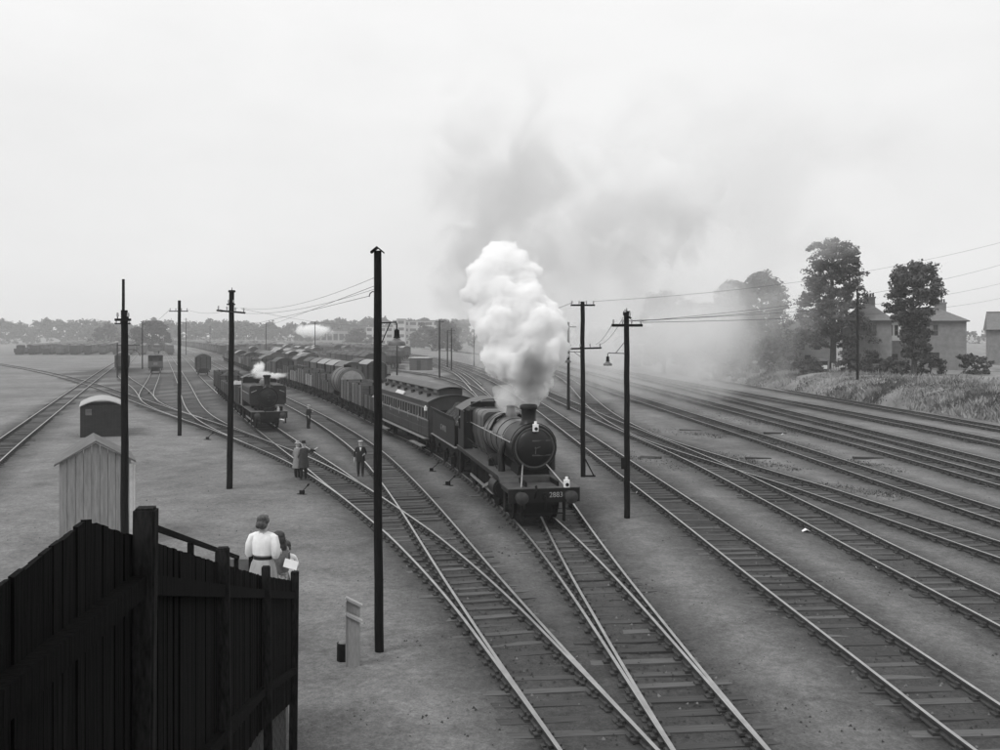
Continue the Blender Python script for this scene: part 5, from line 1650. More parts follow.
# girl
gp = Vector((P(278.5, 560, 14.95).x, 14.95, 2.14))
t, sc = person('girl with long hair in patterned dress between the woman and the smallest child', gp, R(180 + 50), 1.45,
    {'l': ((.08, -.02, -.24), (.02, -.24, -.2)), 'r': ((-.08, -.02, -.24), (-.02, -.24, -.2))},
    {'top': print_dress, 'sleeve': cloth_grey, 'fore': skin, 'skin': skin, 'legs': print_dress, 'shin': skin, 'shoe': shoe}, head_turn=.2)
garment(t, 'dress', print_dress, [(1.43, .13, .09, 0, 0), (1.3, .17, .12, 0, 0), (1.1, .15, .11, 0, 0), (.9, .21, .17, 0, 0), (.55, .27, .23, 0, 0)], sc, 22, .06, 8)
garment(t, 'cardigan', cloth_grey, [(1.44, .1, .08, 0, .02), (1.36, .19, .125, 0, .02), (1.15, .185, .135, 0, .02), (.98, .2, .15, 0, .02)], sc, 22, .03, 2)
hair(t, 'hair', hair_dark, sc, [(0, .01, 1.665, .11, .125, .095), (.0, .06, 1.58, .11, .09, .12), (.04, .08, 1.46, .095, .07, .12), (-.05, .08, 1.45, .075, .06, .1)])
# smallest child
cp = Vector((P(285.5, 560, 15.4).x, 15.4, 1.98))
t, sc = person('smallest dark-haired child in white top holding a sheet of paper at the fence', cp, R(180 + 20), 1.36,
    {'l': ((.08, -.05, -.2), (.06, -.28, -.14)), 'r': ((-.08, -.05, -.2), (-.02, -.28, -.14))},
    {'top': cloth_white, 'sleeve': cloth_white, 'fore': skin, 'skin': skin, 'legs': cloth_grey, 'shin': skin, 'shoe': shoe})
garment(t, 'top', cloth_white, [(1.45, .1, .08, 0, 0), (1.36, .18, .12, 0, 0), (1.1, .17, .13, 0, 0), (.95, .21, .16, 0, 0), (.8, .22, .18, 0, 0)], sc, 20, .05, 9)
hair(t, 'hair', hair_dark, sc, [(0, .01, 1.66, .112, .125, .1), (.0, .05, 1.6, .105, .1, .1)])
pp = MB().add([(-.11, 0, -.07), (.11, .02, -.07), (.11, .03, .07), (-.11, .01, .07), (-.11, .012, -.07), (.11, .032, -.07), (.11, .042, .07), (-.11, .022, .07)],
              [(0, 1, 2, 3), (7, 6, 5, 4), (0, 4, 5, 1), (1, 5, 6, 2), (2, 6, 7, 3), (3, 7, 4, 0)]).build('paper_sheet', white_paint, smooth=False, fix=True)
tag(pp, 'white sheet of paper in the smallest child\'s hands', 'paper')
pp.location = P(291, 564, 14.8); pp.rotation_euler = (R(-25), R(18), R(15))

# couple in coats
p_ = G(297.5, 478)
t, sc = person('person in pale raincoat and light hat, left of the couple beside the rails', p_, R(150), 1.68, hang,
    {'top': cloth_coat, 'sleeve': cloth_coat, 'fore': cloth_coat, 'skin': skin, 'legs': cloth_dark, 'shin': cloth_dark, 'shoe': shoe})
garment(t, 'coat', cloth_coat, [(1.47, .09, .08, 0, 0), (1.42, .2, .12, 0, 0), (1.25, .215, .145, 0, 0), (1.05, .2, .15, 0, 0), (.8, .25, .19, 0, 0), (.5, .29, .23, 0, 0)], sc, 22, .05, 4)
hat_trilby(t, cloth_pale, sc, 1.7)
p_ = G(303.5, 479.5)
t, sc = person('person in dark coat and hat raising an arm, right of the couple beside the rails', p_, R(205), 1.76,
    {'l': ((.07, .02, -.27), (.08, -.05, -.5)), 'r': ((-.14, -.1, -.14), (-.42, -.22, -.1))} if False else {'l': ((.07, .02, -.27), (.04, -.14, -.42)), 'r': ((-.2, -.12, -.18), (-.42, -.2, -.05))},
    {'top': cloth_grey, 'sleeve': cloth_grey, 'fore': cloth_grey, 'skin': skin, 'legs': cloth_dark, 'shin': cloth_dark, 'shoe': shoe})
MATS['dark coat'] = mat('dark coat', .045, .9, .3, 20)
garment(t, 'coat', MATS['dark coat'], [(1.47, .09, .08, 0, 0), (1.42, .2, .12, 0, 0), (1.25, .21, .145, 0, 0), (1.05, .195, .15, 0, 0), (.8, .23, .18, 0, 0), (.55, .25, .2, 0, 0)], sc, 22, .05, 6)
hat_trilby(t, cloth_dark, sc, 1.7)
tb = thing('camera_case', 'small dark camera held out by the right one of the couple', 'camera', P(312, 450.5, p_.y - .1))
MB().bb(-.09, .09, -.05, .05, -.06, .06).build('case', cloth_dark, tb, smooth=False)
MB().cyl((.09, 0, 0), (.16, 0, 0), .04, n=10).build('lens', dark_iron, tb)
# man in suit walking towards the viewer
p_ = G(360.5, 477)
t, sc = person('man in dark suit and pale cap walking between the tracks toward the viewer', p_, R(8), 1.72,
    {'l': ((.1, .03, -.26), (.0, -.16, -.3)), 'r': ((-.1, .04, -.27), (-.12, .0, -.52))},
    {'top': cloth_dark, 'sleeve': cloth_dark, 'fore': cloth_dark, 'skin': skin, 'legs': cloth_dark, 'shin': cloth_dark, 'shoe': shoe}, legs=((0, -.12), (0, .1)))
garment(t, 'jacket', cloth_dark, [(1.47, .085, .08, 0, 0), (1.42, .19, .115, 0, 0), (1.25, .205, .14, 0, 0), (1.05, .19, .14, 0, 0), (.85, .215, .165, 0, 0), (.76, .22, .17, 0, 0)], sc, 22, .03, 7)
MB().add([(-.05 * sc, -.118 * sc, 1.43 * sc), (.05 * sc, -.118 * sc, 1.43 * sc), (.0, -.15 * sc, 1.24 * sc)], [(0, 1, 2)]).build('shirt_front', cloth_white, t, smooth=False)
cap(t, cloth_pale, sc)
# yard man
p_ = G(308.5, 429)
t, sc = person('man in dark working clothes standing alone by the middle track', p_, R(70), 1.72,
    {'l': ((.06, -.08, -.25), (-.02, -.22, -.16)), 'r': ((-.07, .02, -.27), (-.06, -.1, -.45))},
    {'top': cloth_navy, 'sleeve': cloth_navy, 'fore': cloth_navy, 'skin': skin, 'legs': cloth_dark, 'shin': cloth_dark, 'shoe': shoe})
garment(t, 'jacket', cloth_navy, [(1.47, .085, .08, 0, 0), (1.42, .19, .115, 0, 0), (1.25, .2, .14, 0, 0), (1.05, .19, .14, 0, 0), (.85, .21, .16, 0, 0)], sc, 20, .03, 7)
cap(t, cloth_pale, sc)
# driver leaning from the cab
M_ = Matrix.Translation(lo.location) @ Matrix.Rotation(lo.rotation_euler.z, 4, 'Z')
p_ = M_ @ Vector((-10.86, -1.02, 1.62 - .02))
t, sc = person('driver in cap leaning out of the big engine cab', p_, lo.rotation_euler.z + R(90) - R(25), 1.62,
    {'l': ((.1, -.05, -.25), (.0, -.22, -.25)), 'r': ((-.12, -.05, -.24), (-.1, -.24, -.27))},
    {'top': cloth_coat, 'sleeve': cloth_navy, 'fore': cloth_navy, 'skin': skin, 'legs': cloth_navy, 'shin': cloth_navy, 'shoe': shoe})
cap(t, cloth_dark, sc)
# ------------------------------------------------------------------ trees
def leaf_mass(centers, radii, per, size, flat=.7, up=.35):
    """many leaf-sized quads in clumps"""
    k = len(centers)
    idx_ = np.repeat(np.arange(k), per)
    n = len(idx_)
    d = RNG.normal(0, 1, (n, 3)); d /= np.linalg.norm(d, axis=1)[:, None]
    rad = RNG.random(n) ** (1 / 2.2)
    pos = centers[idx_] + d * (rad * radii[idx_])[:, None] * np.array([1, 1, flat])
    nrm = d + RNG.normal(0, .7, (n, 3)) + np.array([0, 0, up]); nrm /= np.linalg.norm(nrm, axis=1)[:, None]
    a = np.cross(nrm, RNG.normal(0, 1, (n, 3))); a /= np.linalg.norm(a, axis=1)[:, None]
    b_ = np.cross(nrm, a)
    s1 = (size * RNG.uniform(.5, 1.2, n))[:, None]; s2 = s1 * RNG.uniform(.45, .9, n)[:, None]
    v = np.stack([pos - a * s1, pos - b_ * s2, pos + a * s1, pos + b_ * s2], 1).reshape(-1, 3)
    return v, np.arange(n * 4).reshape(n, 4)

def tree(label, base, profile, trunk_r, nclump, per, size, clump_r, m_=None, flat=.55, seed=0, trunk_top=.8, name='tree', cat='tree', group=None, layered=False, limbs=7):
    """profile: list of (height above the ground, half width)"""
    rr = np.random.default_rng(seed)
    t = thing(name, label, cat, base, 0, group)
    hs = np.array([q[0] for q in profile]); ws = np.array([q[1] for q in profile])
    z = rr.uniform(hs[0], hs[-1], nclump * 3)
    keep = rr.random(len(z)) < np.interp(z, hs, ws) / ws.max() + .1
    z = z[keep][:nclump]
    if layered:
        step = (hs[-1] - hs[0]) / 9
        z = np.round((z - hs[0]) / step) * step + hs[0] + rr.normal(0, step * .16, len(z))
    a_ = rr.uniform(0, 2 * np.pi, len(z))
    wob = 1 + .22 * np.sin(3 * a_ + seed) * np.cos(z * .8 + seed)
    w_ = np.interp(z, hs, ws) * wob * np.sqrt(rr.uniform(.12, 1, len(z)))
    c = np.c_[np.cos(a_) * w_, np.sin(a_) * w_, z]
    rad = clump_r * rr.uniform(.6, 1.25, len(z))
    v, f_ = leaf_mass(c, rad, per, size, flat)
    cl_ = np.repeat(rr.random(len(z)) < .42, per).astype(int)
    me = np_mesh('crown', v, f_, [m_ or leaf_a, leaf_b], mi=cl_)
    link('crown', me, t)
    H_ = hs[-1]
    m = MB()
    tp = H_ * trunk_top
    m.tube([(0, 0, -.3), (0, 0, H_ * .08), (.1, 0, H_ * .3), (-.1, .1, tp * .75), (0, 0, tp)], [trunk_r * 1.35, trunk_r, trunk_r * .85, trunk_r * .55, trunk_r * .2], 10)
    for k in range(limbs):
        h0 = hs[0] * .9 + (tp - hs[0] * .9) * k / max(limbs, 1)
        an = k * 2.4 + seed
        reach = float(np.interp(h0 + 1.2, hs, ws)) * .8
        m.tube([(0, 0, h0), (math.cos(an) * reach * .5, math.sin(an) * reach * .5, h0 + reach * .22), (math.cos(an) * reach, math.sin(an) * reach, h0 + reach * .45)], [trunk_r * .45, trunk_r * .28, trunk_r * .08], 6)
    m.build('trunk', bark, t)
    return t

def on_bank(x, y, d):
    p = P(x, y, d)
    return Vector((p.x, d, bank_z(p.x, d) - .1))
b1 = on_bank(833, 360, 126)
tree('tallest broad tree standing in front of the right houses', b1, [(3.4, 3.4), (4.4, 4.7), (7.2, 4.7), (9.5, 4.2), (12, 3.7), (14.5, 3.4), (16.6, 3.3), (17.6, 2.2)], .42, 330, 80, .19, .95, layered=False, seed=3, trunk_top=.9, limbs=16)
b2 = on_bank(762, 360, 136)
tree('pointed leafy tree half veiled by drifting smoke, left of the tallest tree', b2, [(1.5, 3.8), (3.5, 4.6), (7, 4.5), (10.5, 3.5), (13.2, 2.0), (14.6, .5)], .36, 260, 70, .24, 1.1, seed=6)
b2b = on_bank(733, 360, 142)
tree('loose tree in the smoke, left neighbour of the pointed one', b2b, [(1.0, 3.2), (4, 4.0), (8, 4.0), (11.5, 2.9), (13.6, 1.0)], .3, 230, 80, .24, 1.0, seed=16)
b3 = on_bank(664, 360, 165)
tree('pale tree lost in the smoke right of the lamp pole', b3, [(2, 4.0), (6, 4.8), (9, 4.6), (12.5, 3.4), (14.6, 1.4)], .36, 160, 80, .28, 1.3, seed=9)
b3b = on_bank(697, 360, 160)
tree('lower rounded tree in the smoke between two taller ones', b3b, [(1, 3.4), (4, 4.2), (8, 3.8), (11, 2.0)], .3, 150, 80, .26, 1.2, seed=29)
b3c = on_bank(628, 360, 185)
tree('smallest smoky tree seen just right of the thick pole', b3c, [(1, 2.5), (4, 3.2), (8, 2.5), (10.5, 1.0)], .3, 60, 70, .28, 1.2, seed=39)
b4 = on_bank(914, 360, 108)
tree('dark leafy tree at the right edge before the white house', b4, [(2.2, 1.1), (4.5, 1.3), (6.4, 1.8), (8, 3.0), (10.5, 3.0), (12.5, 2.2), (13.2, .8)], .3, 170, 85, .2, .95, seed=12, m_=leaf_b)
# hedges and shrubs before the houses
for i, (x, d, w_, h_, lb) in enumerate([(848, 118, 1.6, 3.4, 'round shrub under the tallest tree'), (872, 116, 2.0, 2.9, 'bushy shrub below the brick house'), (892, 111, 2.1, 2.1, 'clipped bush below the white house'), (812, 120, 1.5, 2.0, 'low shrub left of the tallest trunk'),
      (790, 126, 1.9, 2.6, 'spreading shrub left of the low house'), (768, 128, 2.2, 3.2, 'smoky bush under the pointed tree'), (742, 134, 2.2, 3.6, 'smoky bush under the loose tree'), (930, 112, 2.0, 2.4, 'bush right of the dark edge tree'), (714, 140, 2.3, 3.0, 'last bush fading into the smoke'), (975, 112, 2.4, 2.6, 'rightmost bush on the bank')]):
    b_ = on_bank(x, 365, d)
    tree(lb, b_, [(.1, w_ * .85), (h_ * .4, w_), (h_ * .75, w_ * .75), (h_, w_ * .25)], .09, 30, 70, .16, .6, seed=40 + i, name='shrub', cat='shrub', group='shrubs along the bank', limbs=3, m_=leaf_b if i % 2 else leaf_a)
b6 = G(153, 348.2)
tree('large round dark tree on the left horizon beside a thin pole', (P(152, 336, 420).x, 420, 0), [(1, 7.0), (5, 8.5), (9, 8.0), (13, 3.5)], .6, 90, 60, .6, 2.4, seed=21, m_=leaf_far)
def hor_tree(lb, x, ytop, d, w_, seed):
    p = P(x, ytop, d)
    tree(lb, (p.x, d, 0), [(1, w_ * .8), (p.z * .4, w_), (p.z * .75, w_ * .75), (p.z, w_ * .2)], .5, 60, 50, .7, 2.6, seed=seed, m_=leaf_far, limbs=3)
hor_tree('round tree beside the pale block building on the horizon', 424, 324, 520, 8, 51)
hor_tree('tree standing at the left end of the block building', 358, 330, 560, 8, 52)
hor_tree('tall tree on the horizon just left of the steam plume', 447, 321, 420, 8, 53)
hor_tree('tree low on the left horizon beyond the far left tracks', 108, 324, 560, 11, 54)
# far wood along the horizon: one mass
nC = 1900
xs_ = RNG.uniform(-60, 470, nC)
dist = RNG.uniform(760, 860, nC)
hmax = 12.5 + 7 * vnoise(xs_ * .045, xs_ * 0 + 3.3, 8) + 4 * vnoise(xs_ * .2, xs_ * 0 + 1.1, 18)
hz_ = hmax * RNG.random(nC) ** .55
cc = np.c_[(xs_ - 500) * dist / F, dist, hz_]
v1, f1 = leaf_mass(cc, RNG.uniform(2.0, 4.2, nC), 24, 1.3, .8)
nC2 = 420
xs2 = RNG.uniform(440, 1080, nC2); dist2 = RNG.uniform(520, 600, nC2)
cc2 = np.c_[(xs2 - 500) * dist2 / F, dist2, (8 + 7 * vnoise(xs2 * .05, xs2 * 0 + 2.3, 28)) * RNG.random(nC2) ** .6]
v2, f2 = leaf_mass(cc2, RNG.uniform(1.8, 3.6, nC2), 24, 1.0, .8)
o = link('far_wood', np_mesh('far_wood', np.vstack([v1, v2]), np.vstack([f1, f2 + len(v1)]), leaf_far))
o['kind'] = 'stuff'; o['label'] = 'misty belt of trees along the horizon'

# ------------------------------------------------------------------ houses on the bank
def window(par, x, z, w_, h_, y=-.0, fm_=wagon_pale, bars=1):
    f_ = MB()
    f_.bb(x - w_ / 2, x + w_ / 2, y - .06, y + .04, z - .05, z).bb(x - w_ / 2, x + w_ / 2, y - .05, y + .04, z + h_ - .05, z + h_)
    for e in (-1, 1):
        f_.bb(x + e * (w_ / 2 - .03) - .03, x + e * (w_ / 2 - .03) + .03, y - .05, y + .04, z + .001, z + h_ - .051)
    f_.bb(x - w_ / 2 + .061, x + w_ / 2 - .061, y - .04, y + .03, z + h_ / 2 - .025, z + h_ / 2 + .025)
    o_ = f_.build('window', fm_, par, smooth=False)
    MB().bb(x - w_ / 2 + .05, x + w_ / 2 - .05, y - .015, y + .02, z + .04, z + h_ - .06).build('pane', glass_dark, o_, smooth=False)
    MB().bb(x - w_ / 2 - .08, x + w_ / 2 + .08, y - .16, y - .061, z - .1, z - .02).build('sill', render_mat, o_, smooth=False)
    return o_

def wall_with_holes(x0, x1, z0, z1, holes, y0, y1):
    """front wall as a grid of boxes round the openings"""
    m = MB()
    xs_ = sorted({x0, x1} | {h[0] for h in holes} | {h[1] for h in holes}); zs_ = sorted({z0, z1} | {h[2] for h in holes} | {h[3] for h in holes})
    for a_, b_ in zip(xs_, xs_[1:]):
        for c_, d2 in zip(zs_, zs_[1:]):
            mx_, mz_ = (a_ + b_) / 2, (c_ + d2) / 2
            if not any(h[0] < mx_ < h[1] and h[2] < mz_ < h[3] for h in holes):
                m.add([(a_, y0, c_), (b_, y0, c_), (b_, y0, d2), (a_, y0, d2)], [(0, 1, 2, 3)])
    for h in holes:
        m.add([(h[0], y0, h[2]), (h[1], y0, h[2]), (h[1], y1, h[2]), (h[0], y1, h[2]), (h[0], y0, h[3]), (h[1], y0, h[3]), (h[1], y1, h[3]), (h[0], y1, h[3])],
              [(0, 3, 2, 1), (4, 5, 6, 7), (0, 4, 7, 3), (1, 2, 6, 5)])
    return m

def house(label, base, rz, W_, D_, eave, ridge, wallm, wins, hip=True, chims=(), trim=None):
    t = thing('house', label, 'house', base, rz)
    m = wall_with_holes(-W_ / 2, W_ / 2, -.5, eave, [(x - w_ / 2, x + w_ / 2, z, z + h_) for x, z, w_, h_ in wins], 0, .25)
    m.add([(-W_ / 2, 0, -.5), (-W_ / 2, D_, -.5), (-W_ / 2, D_, eave), (-W_ / 2, 0, eave)], [(3, 2, 1, 0)])
    m.add([(W_ / 2, 0, -.5), (W_ / 2, D_, -.5), (W_ / 2, D_, eave), (W_ / 2, 0, eave)], [(0, 1, 2, 3)])
    m.add([(-W_ / 2, D_, -.5), (W_ / 2, D_, -.5), (W_ / 2, D_, eave), (-W_ / 2, D_, eave)], [(3, 2, 1, 0)])
    m.build('wall', wallm, t, smooth=False)
    for x, z, w_, h_ in wins:
        window(t, x, z, w_, h_, .12)
    e = .4
    hx = W_ / 2 + e
    rx_ = (W_ / 2 - D_ * .42) if hip else W_ / 2 + .2
    rx_ = max(rx_, .4)
    r_ = MB().add([(-hx, -e, eave - .08), (hx, -e, eave - .08), (hx, D_ + e, eave - .08), (-hx, D_ + e, eave - .08), (-rx_, D_ / 2, ridge), (rx_, D_ / 2, ridge),
                   (-hx, -e, eave + .04), (hx, -e, eave + .04), (hx, D_ + e, eave + .04), (-hx, D_ + e, eave + .04)],
                  [(0, 1, 7, 6), (1, 2, 8, 7), (2, 3, 9, 8), (3, 0, 6, 9), (6, 7, 5, 4), (7, 8, 5), (8, 9, 4, 5), (9, 6, 4), (3, 2, 1, 0)]).build('roof', slate, t, smooth=False)
    MB().beam((-rx_, D_ / 2, ridge + .03), (rx_, D_ / 2, ridge + .03), .25, .14).build('ridge_tiles', mat('ridge tile', .09), r_, smooth=False)
    MB().bb(-hx, hx, -e - .1, -e - .003, eave - .1, eave + .02).build('gutter', roof_dark, t, smooth=False)
    for cx, cy_, hh_ in chims:
        c_ = MB().bb(cx - .75, cx + .75, cy_ - .4, cy_ + .4, ridge - 1.6, ridge + hh_).bb(cx - .85, cx + .85, cy_ - .5, cy_ + .5, ridge + hh_, ridge + hh_ + .18).build('chimney', house_brick, r_, smooth=False)
        for k in range(4):
            MB().lathe([(.12, 0), (.1, .4), (.13, .45), (0, .45)], (cx - .5 + k * .33, cy_, ridge + hh_ + .18), 'z', 10).build('chimney_pot', brick_mat, r_)
    return t
zb = 2.1
hb = P(867, 365, 125)
house('brick house with hipped slate roof and tall chimney behind the bank pole', (hb.x, 125, zb), R(-20), 6.2, 7, 6.7, 9.2, house_brick,
      [(.2, 4.7, .5, 1.5), (.95, 4.7, .5, 1.5), (-1.3, .8, 1.2, 1.5), (-1.6, 4.5, .8, 1.5), (1.0, .9, 1.0, 1.4)], True, [(.4, 4.2, .7)])
hb = P(808, 365, 134)
house('low grey house with shallow roof left of the tallest tree', (hb.x, 136, zb), R(-17), 8.4, 7.5, 5.0, 6.9, render_mat,
      [(-2.2, 1.0, 1.3, 1.5), (-.3, 2.6, .9, 1.5), (1.9, 2.6, .9, 1.5), (.6, .5, .9, 1.4)], True, [])
hb = P(926, 365, 128)
hw = house('grey house with a white-walled left corner at the right edge', (hb.x, 128, zb), R(-22), 10.0, 8, 6.7, 8.6, house_brick,
      [(-4.45, 4.7, .5, 1.5), (-3.75, 4.7, .5, 1.5), (-4.0, .9, 1.0, 1.3), (-.5, 4.7, .7, 1.5), (1.2, 4.7, .7, 1.5), (.9, .9, 1.6, 1.5)], True, [(2.0, 4.0, .6)])
wall_with_holes(-5.02, -3.1, 4.0, 6.6, [(-4.7, -4.2, 4.7, 6.2), (-4.0, -3.5, 4.7, 6.2)], -.07, .0).build('white_wall', render_white, hw, smooth=False)
hb = P(1000, 365, 140)
house('plain brick house with gable roof past the right edge', (hb.x + 4, 142, zb), R(-24), 8, 8, 5.6, 8.4, house_brick, [(-2, 3.4, .9, 1.4), (1.5, 3.4, .9, 1.4), (-1.8, .8, 1.3, 1.5)], False, [(0, 4, .5)])
# garden fences at the top of the bank
def garden_fence(label, x0, x1, d0, d1, h_, m_):
    a_ = P(x0, 360, d0); b_ = P(x1, 360, d1)
    a_.z = b_.z = 2.0
    t = thing('garden_fence', label, 'fence', a_)
    v_ = b_ - a_; v_.z = 0
    n_ = int(v_.length / 1.8)
    for k in range(n_ + 1):
        q = v_ * (k / n_)
        MB().bb(q.x - .06, q.x + .06, q.y - .06, q.y + .06, -.3, h_ + .1).build('post', tar_wood, t, smooth=False)
    n2 = int(v_.length / .3)
    for k in range(n2):
        q = v_ * ((k + .5) / n2)
        MB().box((q.x, q.y - .07, h_ / 2), (.26, .02, h_ + random.uniform(-.04, .04)), 0, Matrix.Rotation(math.atan2(v_.y, v_.x), 3, 'Z')).build('board', m_, t, smooth=False)
garden_fence('pale board fence behind the tallest trunk', 831, 858, 124, 122, 1.15, offwhite)
garden_fence('grey board fence in front of the low house', 783, 815, 130, 127, 1.2, wagon_pale)
garden_fence('dark board fence below the brick house', 860, 886, 119, 117, 1.1, wagon_mid)
o = thing('garden_shed', 'small white-fronted shed left of the tallest trunk', 'shed', on_bank(822, 365, 122))
MB().bb(-.75, .75, 0, 1.6, 0, 1.5).build('wall', wagon_dark, o, smooth=False)
MB().bb(-.7, .7, -.03, -.004, .5, 1.0).build('white_panel', white_paint, o, smooth=False)
MB().add([(-.9, -.15, 1.5), (.9, -.15, 1.5), (.9, 1.75, 1.75), (-.9, 1.75, 1.75), (-.9, -.15, 1.56), (.9, -.15, 1.56), (.9, 1.75, 1.81), (-.9, 1.75, 1.81)], [(0, 3, 2, 1), (4, 5, 6, 7), (0, 1, 5, 4), (1, 2, 6, 5), (2, 3, 7, 6), (3, 0, 4, 7)]).build('roof', roof_grey, o, smooth=False)

# ------------------------------------------------------------------ far buildings
def block(label, x0, x1, ytop, d, depth, storeys, nwin, m_=None):
    a_ = P(x0, ytop, d); b_ = P(x1, ytop, d)
    W_ = b_.x - a_.x; H_ = a_.z
    t = thing('block_building', label, 'building', ((a_.x + b_.x) / 2, d, 0))
    holes = []
    sh_ = H_ / storeys
    for s__ in range(storeys):
        for k in range(nwin):
            cx = -W_ / 2 + W_ * (k + .5) / nwin
            holes.append((cx - W_ / nwin * .38, cx + W_ / nwin * .38, s__ * sh_ + sh_ * .35, s__ * sh_ + sh_ * .8))
    m = wall_with_holes(-W_ / 2, W_ / 2, 0, H_, holes, 0, .4)
    m.add([(-W_ / 2, 0, 0), (-W_ / 2, depth, 0), (-W_ / 2, depth, H_), (-W_ / 2, 0, H_)], [(3, 2, 1, 0)])
    m.add([(W_ / 2, 0, 0), (W_ / 2, depth, 0), (W_ / 2, depth, H_), (W_ / 2, 0, H_)], [(0, 1, 2, 3)])
    m.build('wall', m_ or concrete, t, smooth=False)
    MB().bb(-W_ / 2 - .3, W_ / 2 + .3, -.3, depth, H_, H_ + .5).build('roof', roof_grey, t, smooth=False)
    for h in holes:
        MB().bb(h[0], h[1], .35, .42, h[2], h[3]).build('window', glass_dark, t, smooth=False)
    return t
block('pale factory block with window bands on the horizon behind the hanging lamp', 393, 441, 321, 620, 18, 4, 6)
block('lower pale wing left of the factory block', 366, 392.5, 327, 640, 16, 3, 4)
block('small square tower on the factory block at its left end', 397, 405, 319.5, 610, 8, 4, 1)
block('long low shed on the horizon left of the factory wing', 315, 362, 331, 680, 16, 1, 8, render_mat)

# ------------------------------------------------------------------ steam and smoke
def vol_mat(name, dens, col, aniso=0.0, homog=True, absorb=None):
    m = bpy.data.materials.new(name)
    m.use_nodes = True
    tt = m.node_tree
    for n in list(tt.nodes):
        tt.nodes.remove(n)
    o_ = tt.nodes.new('ShaderNodeOutputMaterial')
    v_ = tt.nodes.new('ShaderNodeVolumePrincipled')
    v_.inputs['Density Attribute'].default_value = ''
    v_.inputs['Color'].default_value = (col, col, col, 1)
    v_.inputs['Density'].default_value = dens
    v_.inputs['Anisotropy'].default_value = aniso
    tt.links.new(v_.outputs[0], o_.inputs['Volume'])
    m.cycles.homogeneous_volume = homog
    return m, tt, v_

def puff_mesh(name, blobs, voxel, bump, seed, m_):
    bm = bmesh.new()
    rr = random.Random(seed)
    for (c, r) in blobs:
        g = bmesh.ops.create_icosphere(bm, subdivisions=3, radius=1)
        for v_ in g['verts']:
            v_.co = Vector(c) + v_.co * r
        for k in range(11):
            dv = Vector((rr.gauss(0, 1), rr.gauss(0, 1), rr.gauss(0, 1))).normalized()
            r2 = r * rr.uniform(.22, .46)
            g = bmesh.ops.create_icosphere(bm, subdivisions=2, radius=1)
            for v_ in g['verts']:
                v_.co = Vector(c) + dv * r * .86 + v_.co * r2
    me = bpy.data.meshes.new('p'); bm.to_mesh(me); bm.free()
    ob = bpy.data.objects.new('p', me); COL.objects.link(ob)
    md = ob.modifiers.new('r', 'REMESH'); md.mode = 'VOXEL'; md.voxel_size = voxel; md.use_smooth_shade = True
    sm = ob.modifiers.new('s', 'SMOOTH'); sm.factor = .5; sm.iterations = 2
    bpy.context.view_layer.update()
    res = bpy.data.meshes.new_from_object(ob.evaluated_get(bpy.context.evaluated_depsgraph_get()))
    bpy.data.objects.remove(ob, do_unlink=True)
    n = len(res.vertices)
    co = np.empty(n * 3, np.float32); res.vertices.foreach_get('co', co); co = co.reshape(-1, 3).astype(float)
    nr = np.empty(n * 3, np.float32); res.vertices.foreach_get('normal', nr); nr = nr.reshape(-1, 3)
    def bil(s_):
        return np.abs(vnoise3(co * s_ + 50, seed) - .5) * 2
    f_ = 1.7 / (voxel * 10)
    disp = (bil(f_ * .7) * .6 + bil(f_ * 1.5) * .35 + bil(f_ * 3.0) * .22 + bil(f_ * 6.0) * .1 - .38) * bump
    co = co + nr * disp[:, None]
    res.vertices.foreach_set('co', co.astype(np.float32).ravel())
    res.materials.clear(); res.materials.append(m_)
    res.update()
    o_ = link(name, res)
    return o_
D0 = 36.0
def PB(x, y, d, rpx):
    p = P(x, y, d)
    return (tuple(p), rpx * d / F)
white_steam, _, _ = vol_mat('white steam', 5.5, .999)
blobs = [PB(532, 392, 34.8, 13), PB(531, 380, 35, 17), PB(526, 366, 35.3, 24), PB(545, 352, 35.6, 22), PB(508, 358, 35.6, 24), PB(528, 340, 36, 34), PB(540, 326, 36, 27), PB(505, 330, 36, 30), PB(492, 318, 36.3, 22),
         PB(520, 310, 36.3, 30), PB(500, 296, 36.5, 26), PB(484, 290, 36.5, 19), PB(522, 286, 36.6, 17), PB(494, 270, 36.8, 20), PB(510, 264, 36.9, 18), PB(479, 272, 36.8, 12), PB(497, 256, 37, 14), PB(526, 272, 36.8, 11)]
st = puff_mesh('steam_plume', blobs, .07, .42, 4, white_steam)
st['kind'] = 'stuff'; st['label'] = 'dense white billowing steam plume above the engine chimney'
leak, _, _ = vol_mat('leaking steam', 1.1, .99)
vl = M_ @ Vector((-5.4, 0, 3.5))
st = puff_mesh('leaking_steam', [((vl.x, vl.y, 3.75), .28), ((vl.x - .25, vl.y + .4, 4.05), .42), ((vl.x - .2, vl.y + 1.0, 4.3), .5), ((vl.x + .35, vl.y + .9, 4.5), .45), ((vl.x + .5, vl.y - .6, 4.1), .35), ((vl.x + .9, vl.y + .2, 4.7), .5)], .09, .2, 9, leak)
st['kind'] = 'stuff'; st['label'] = 'thin steam leaking from the safety valves over the boiler'
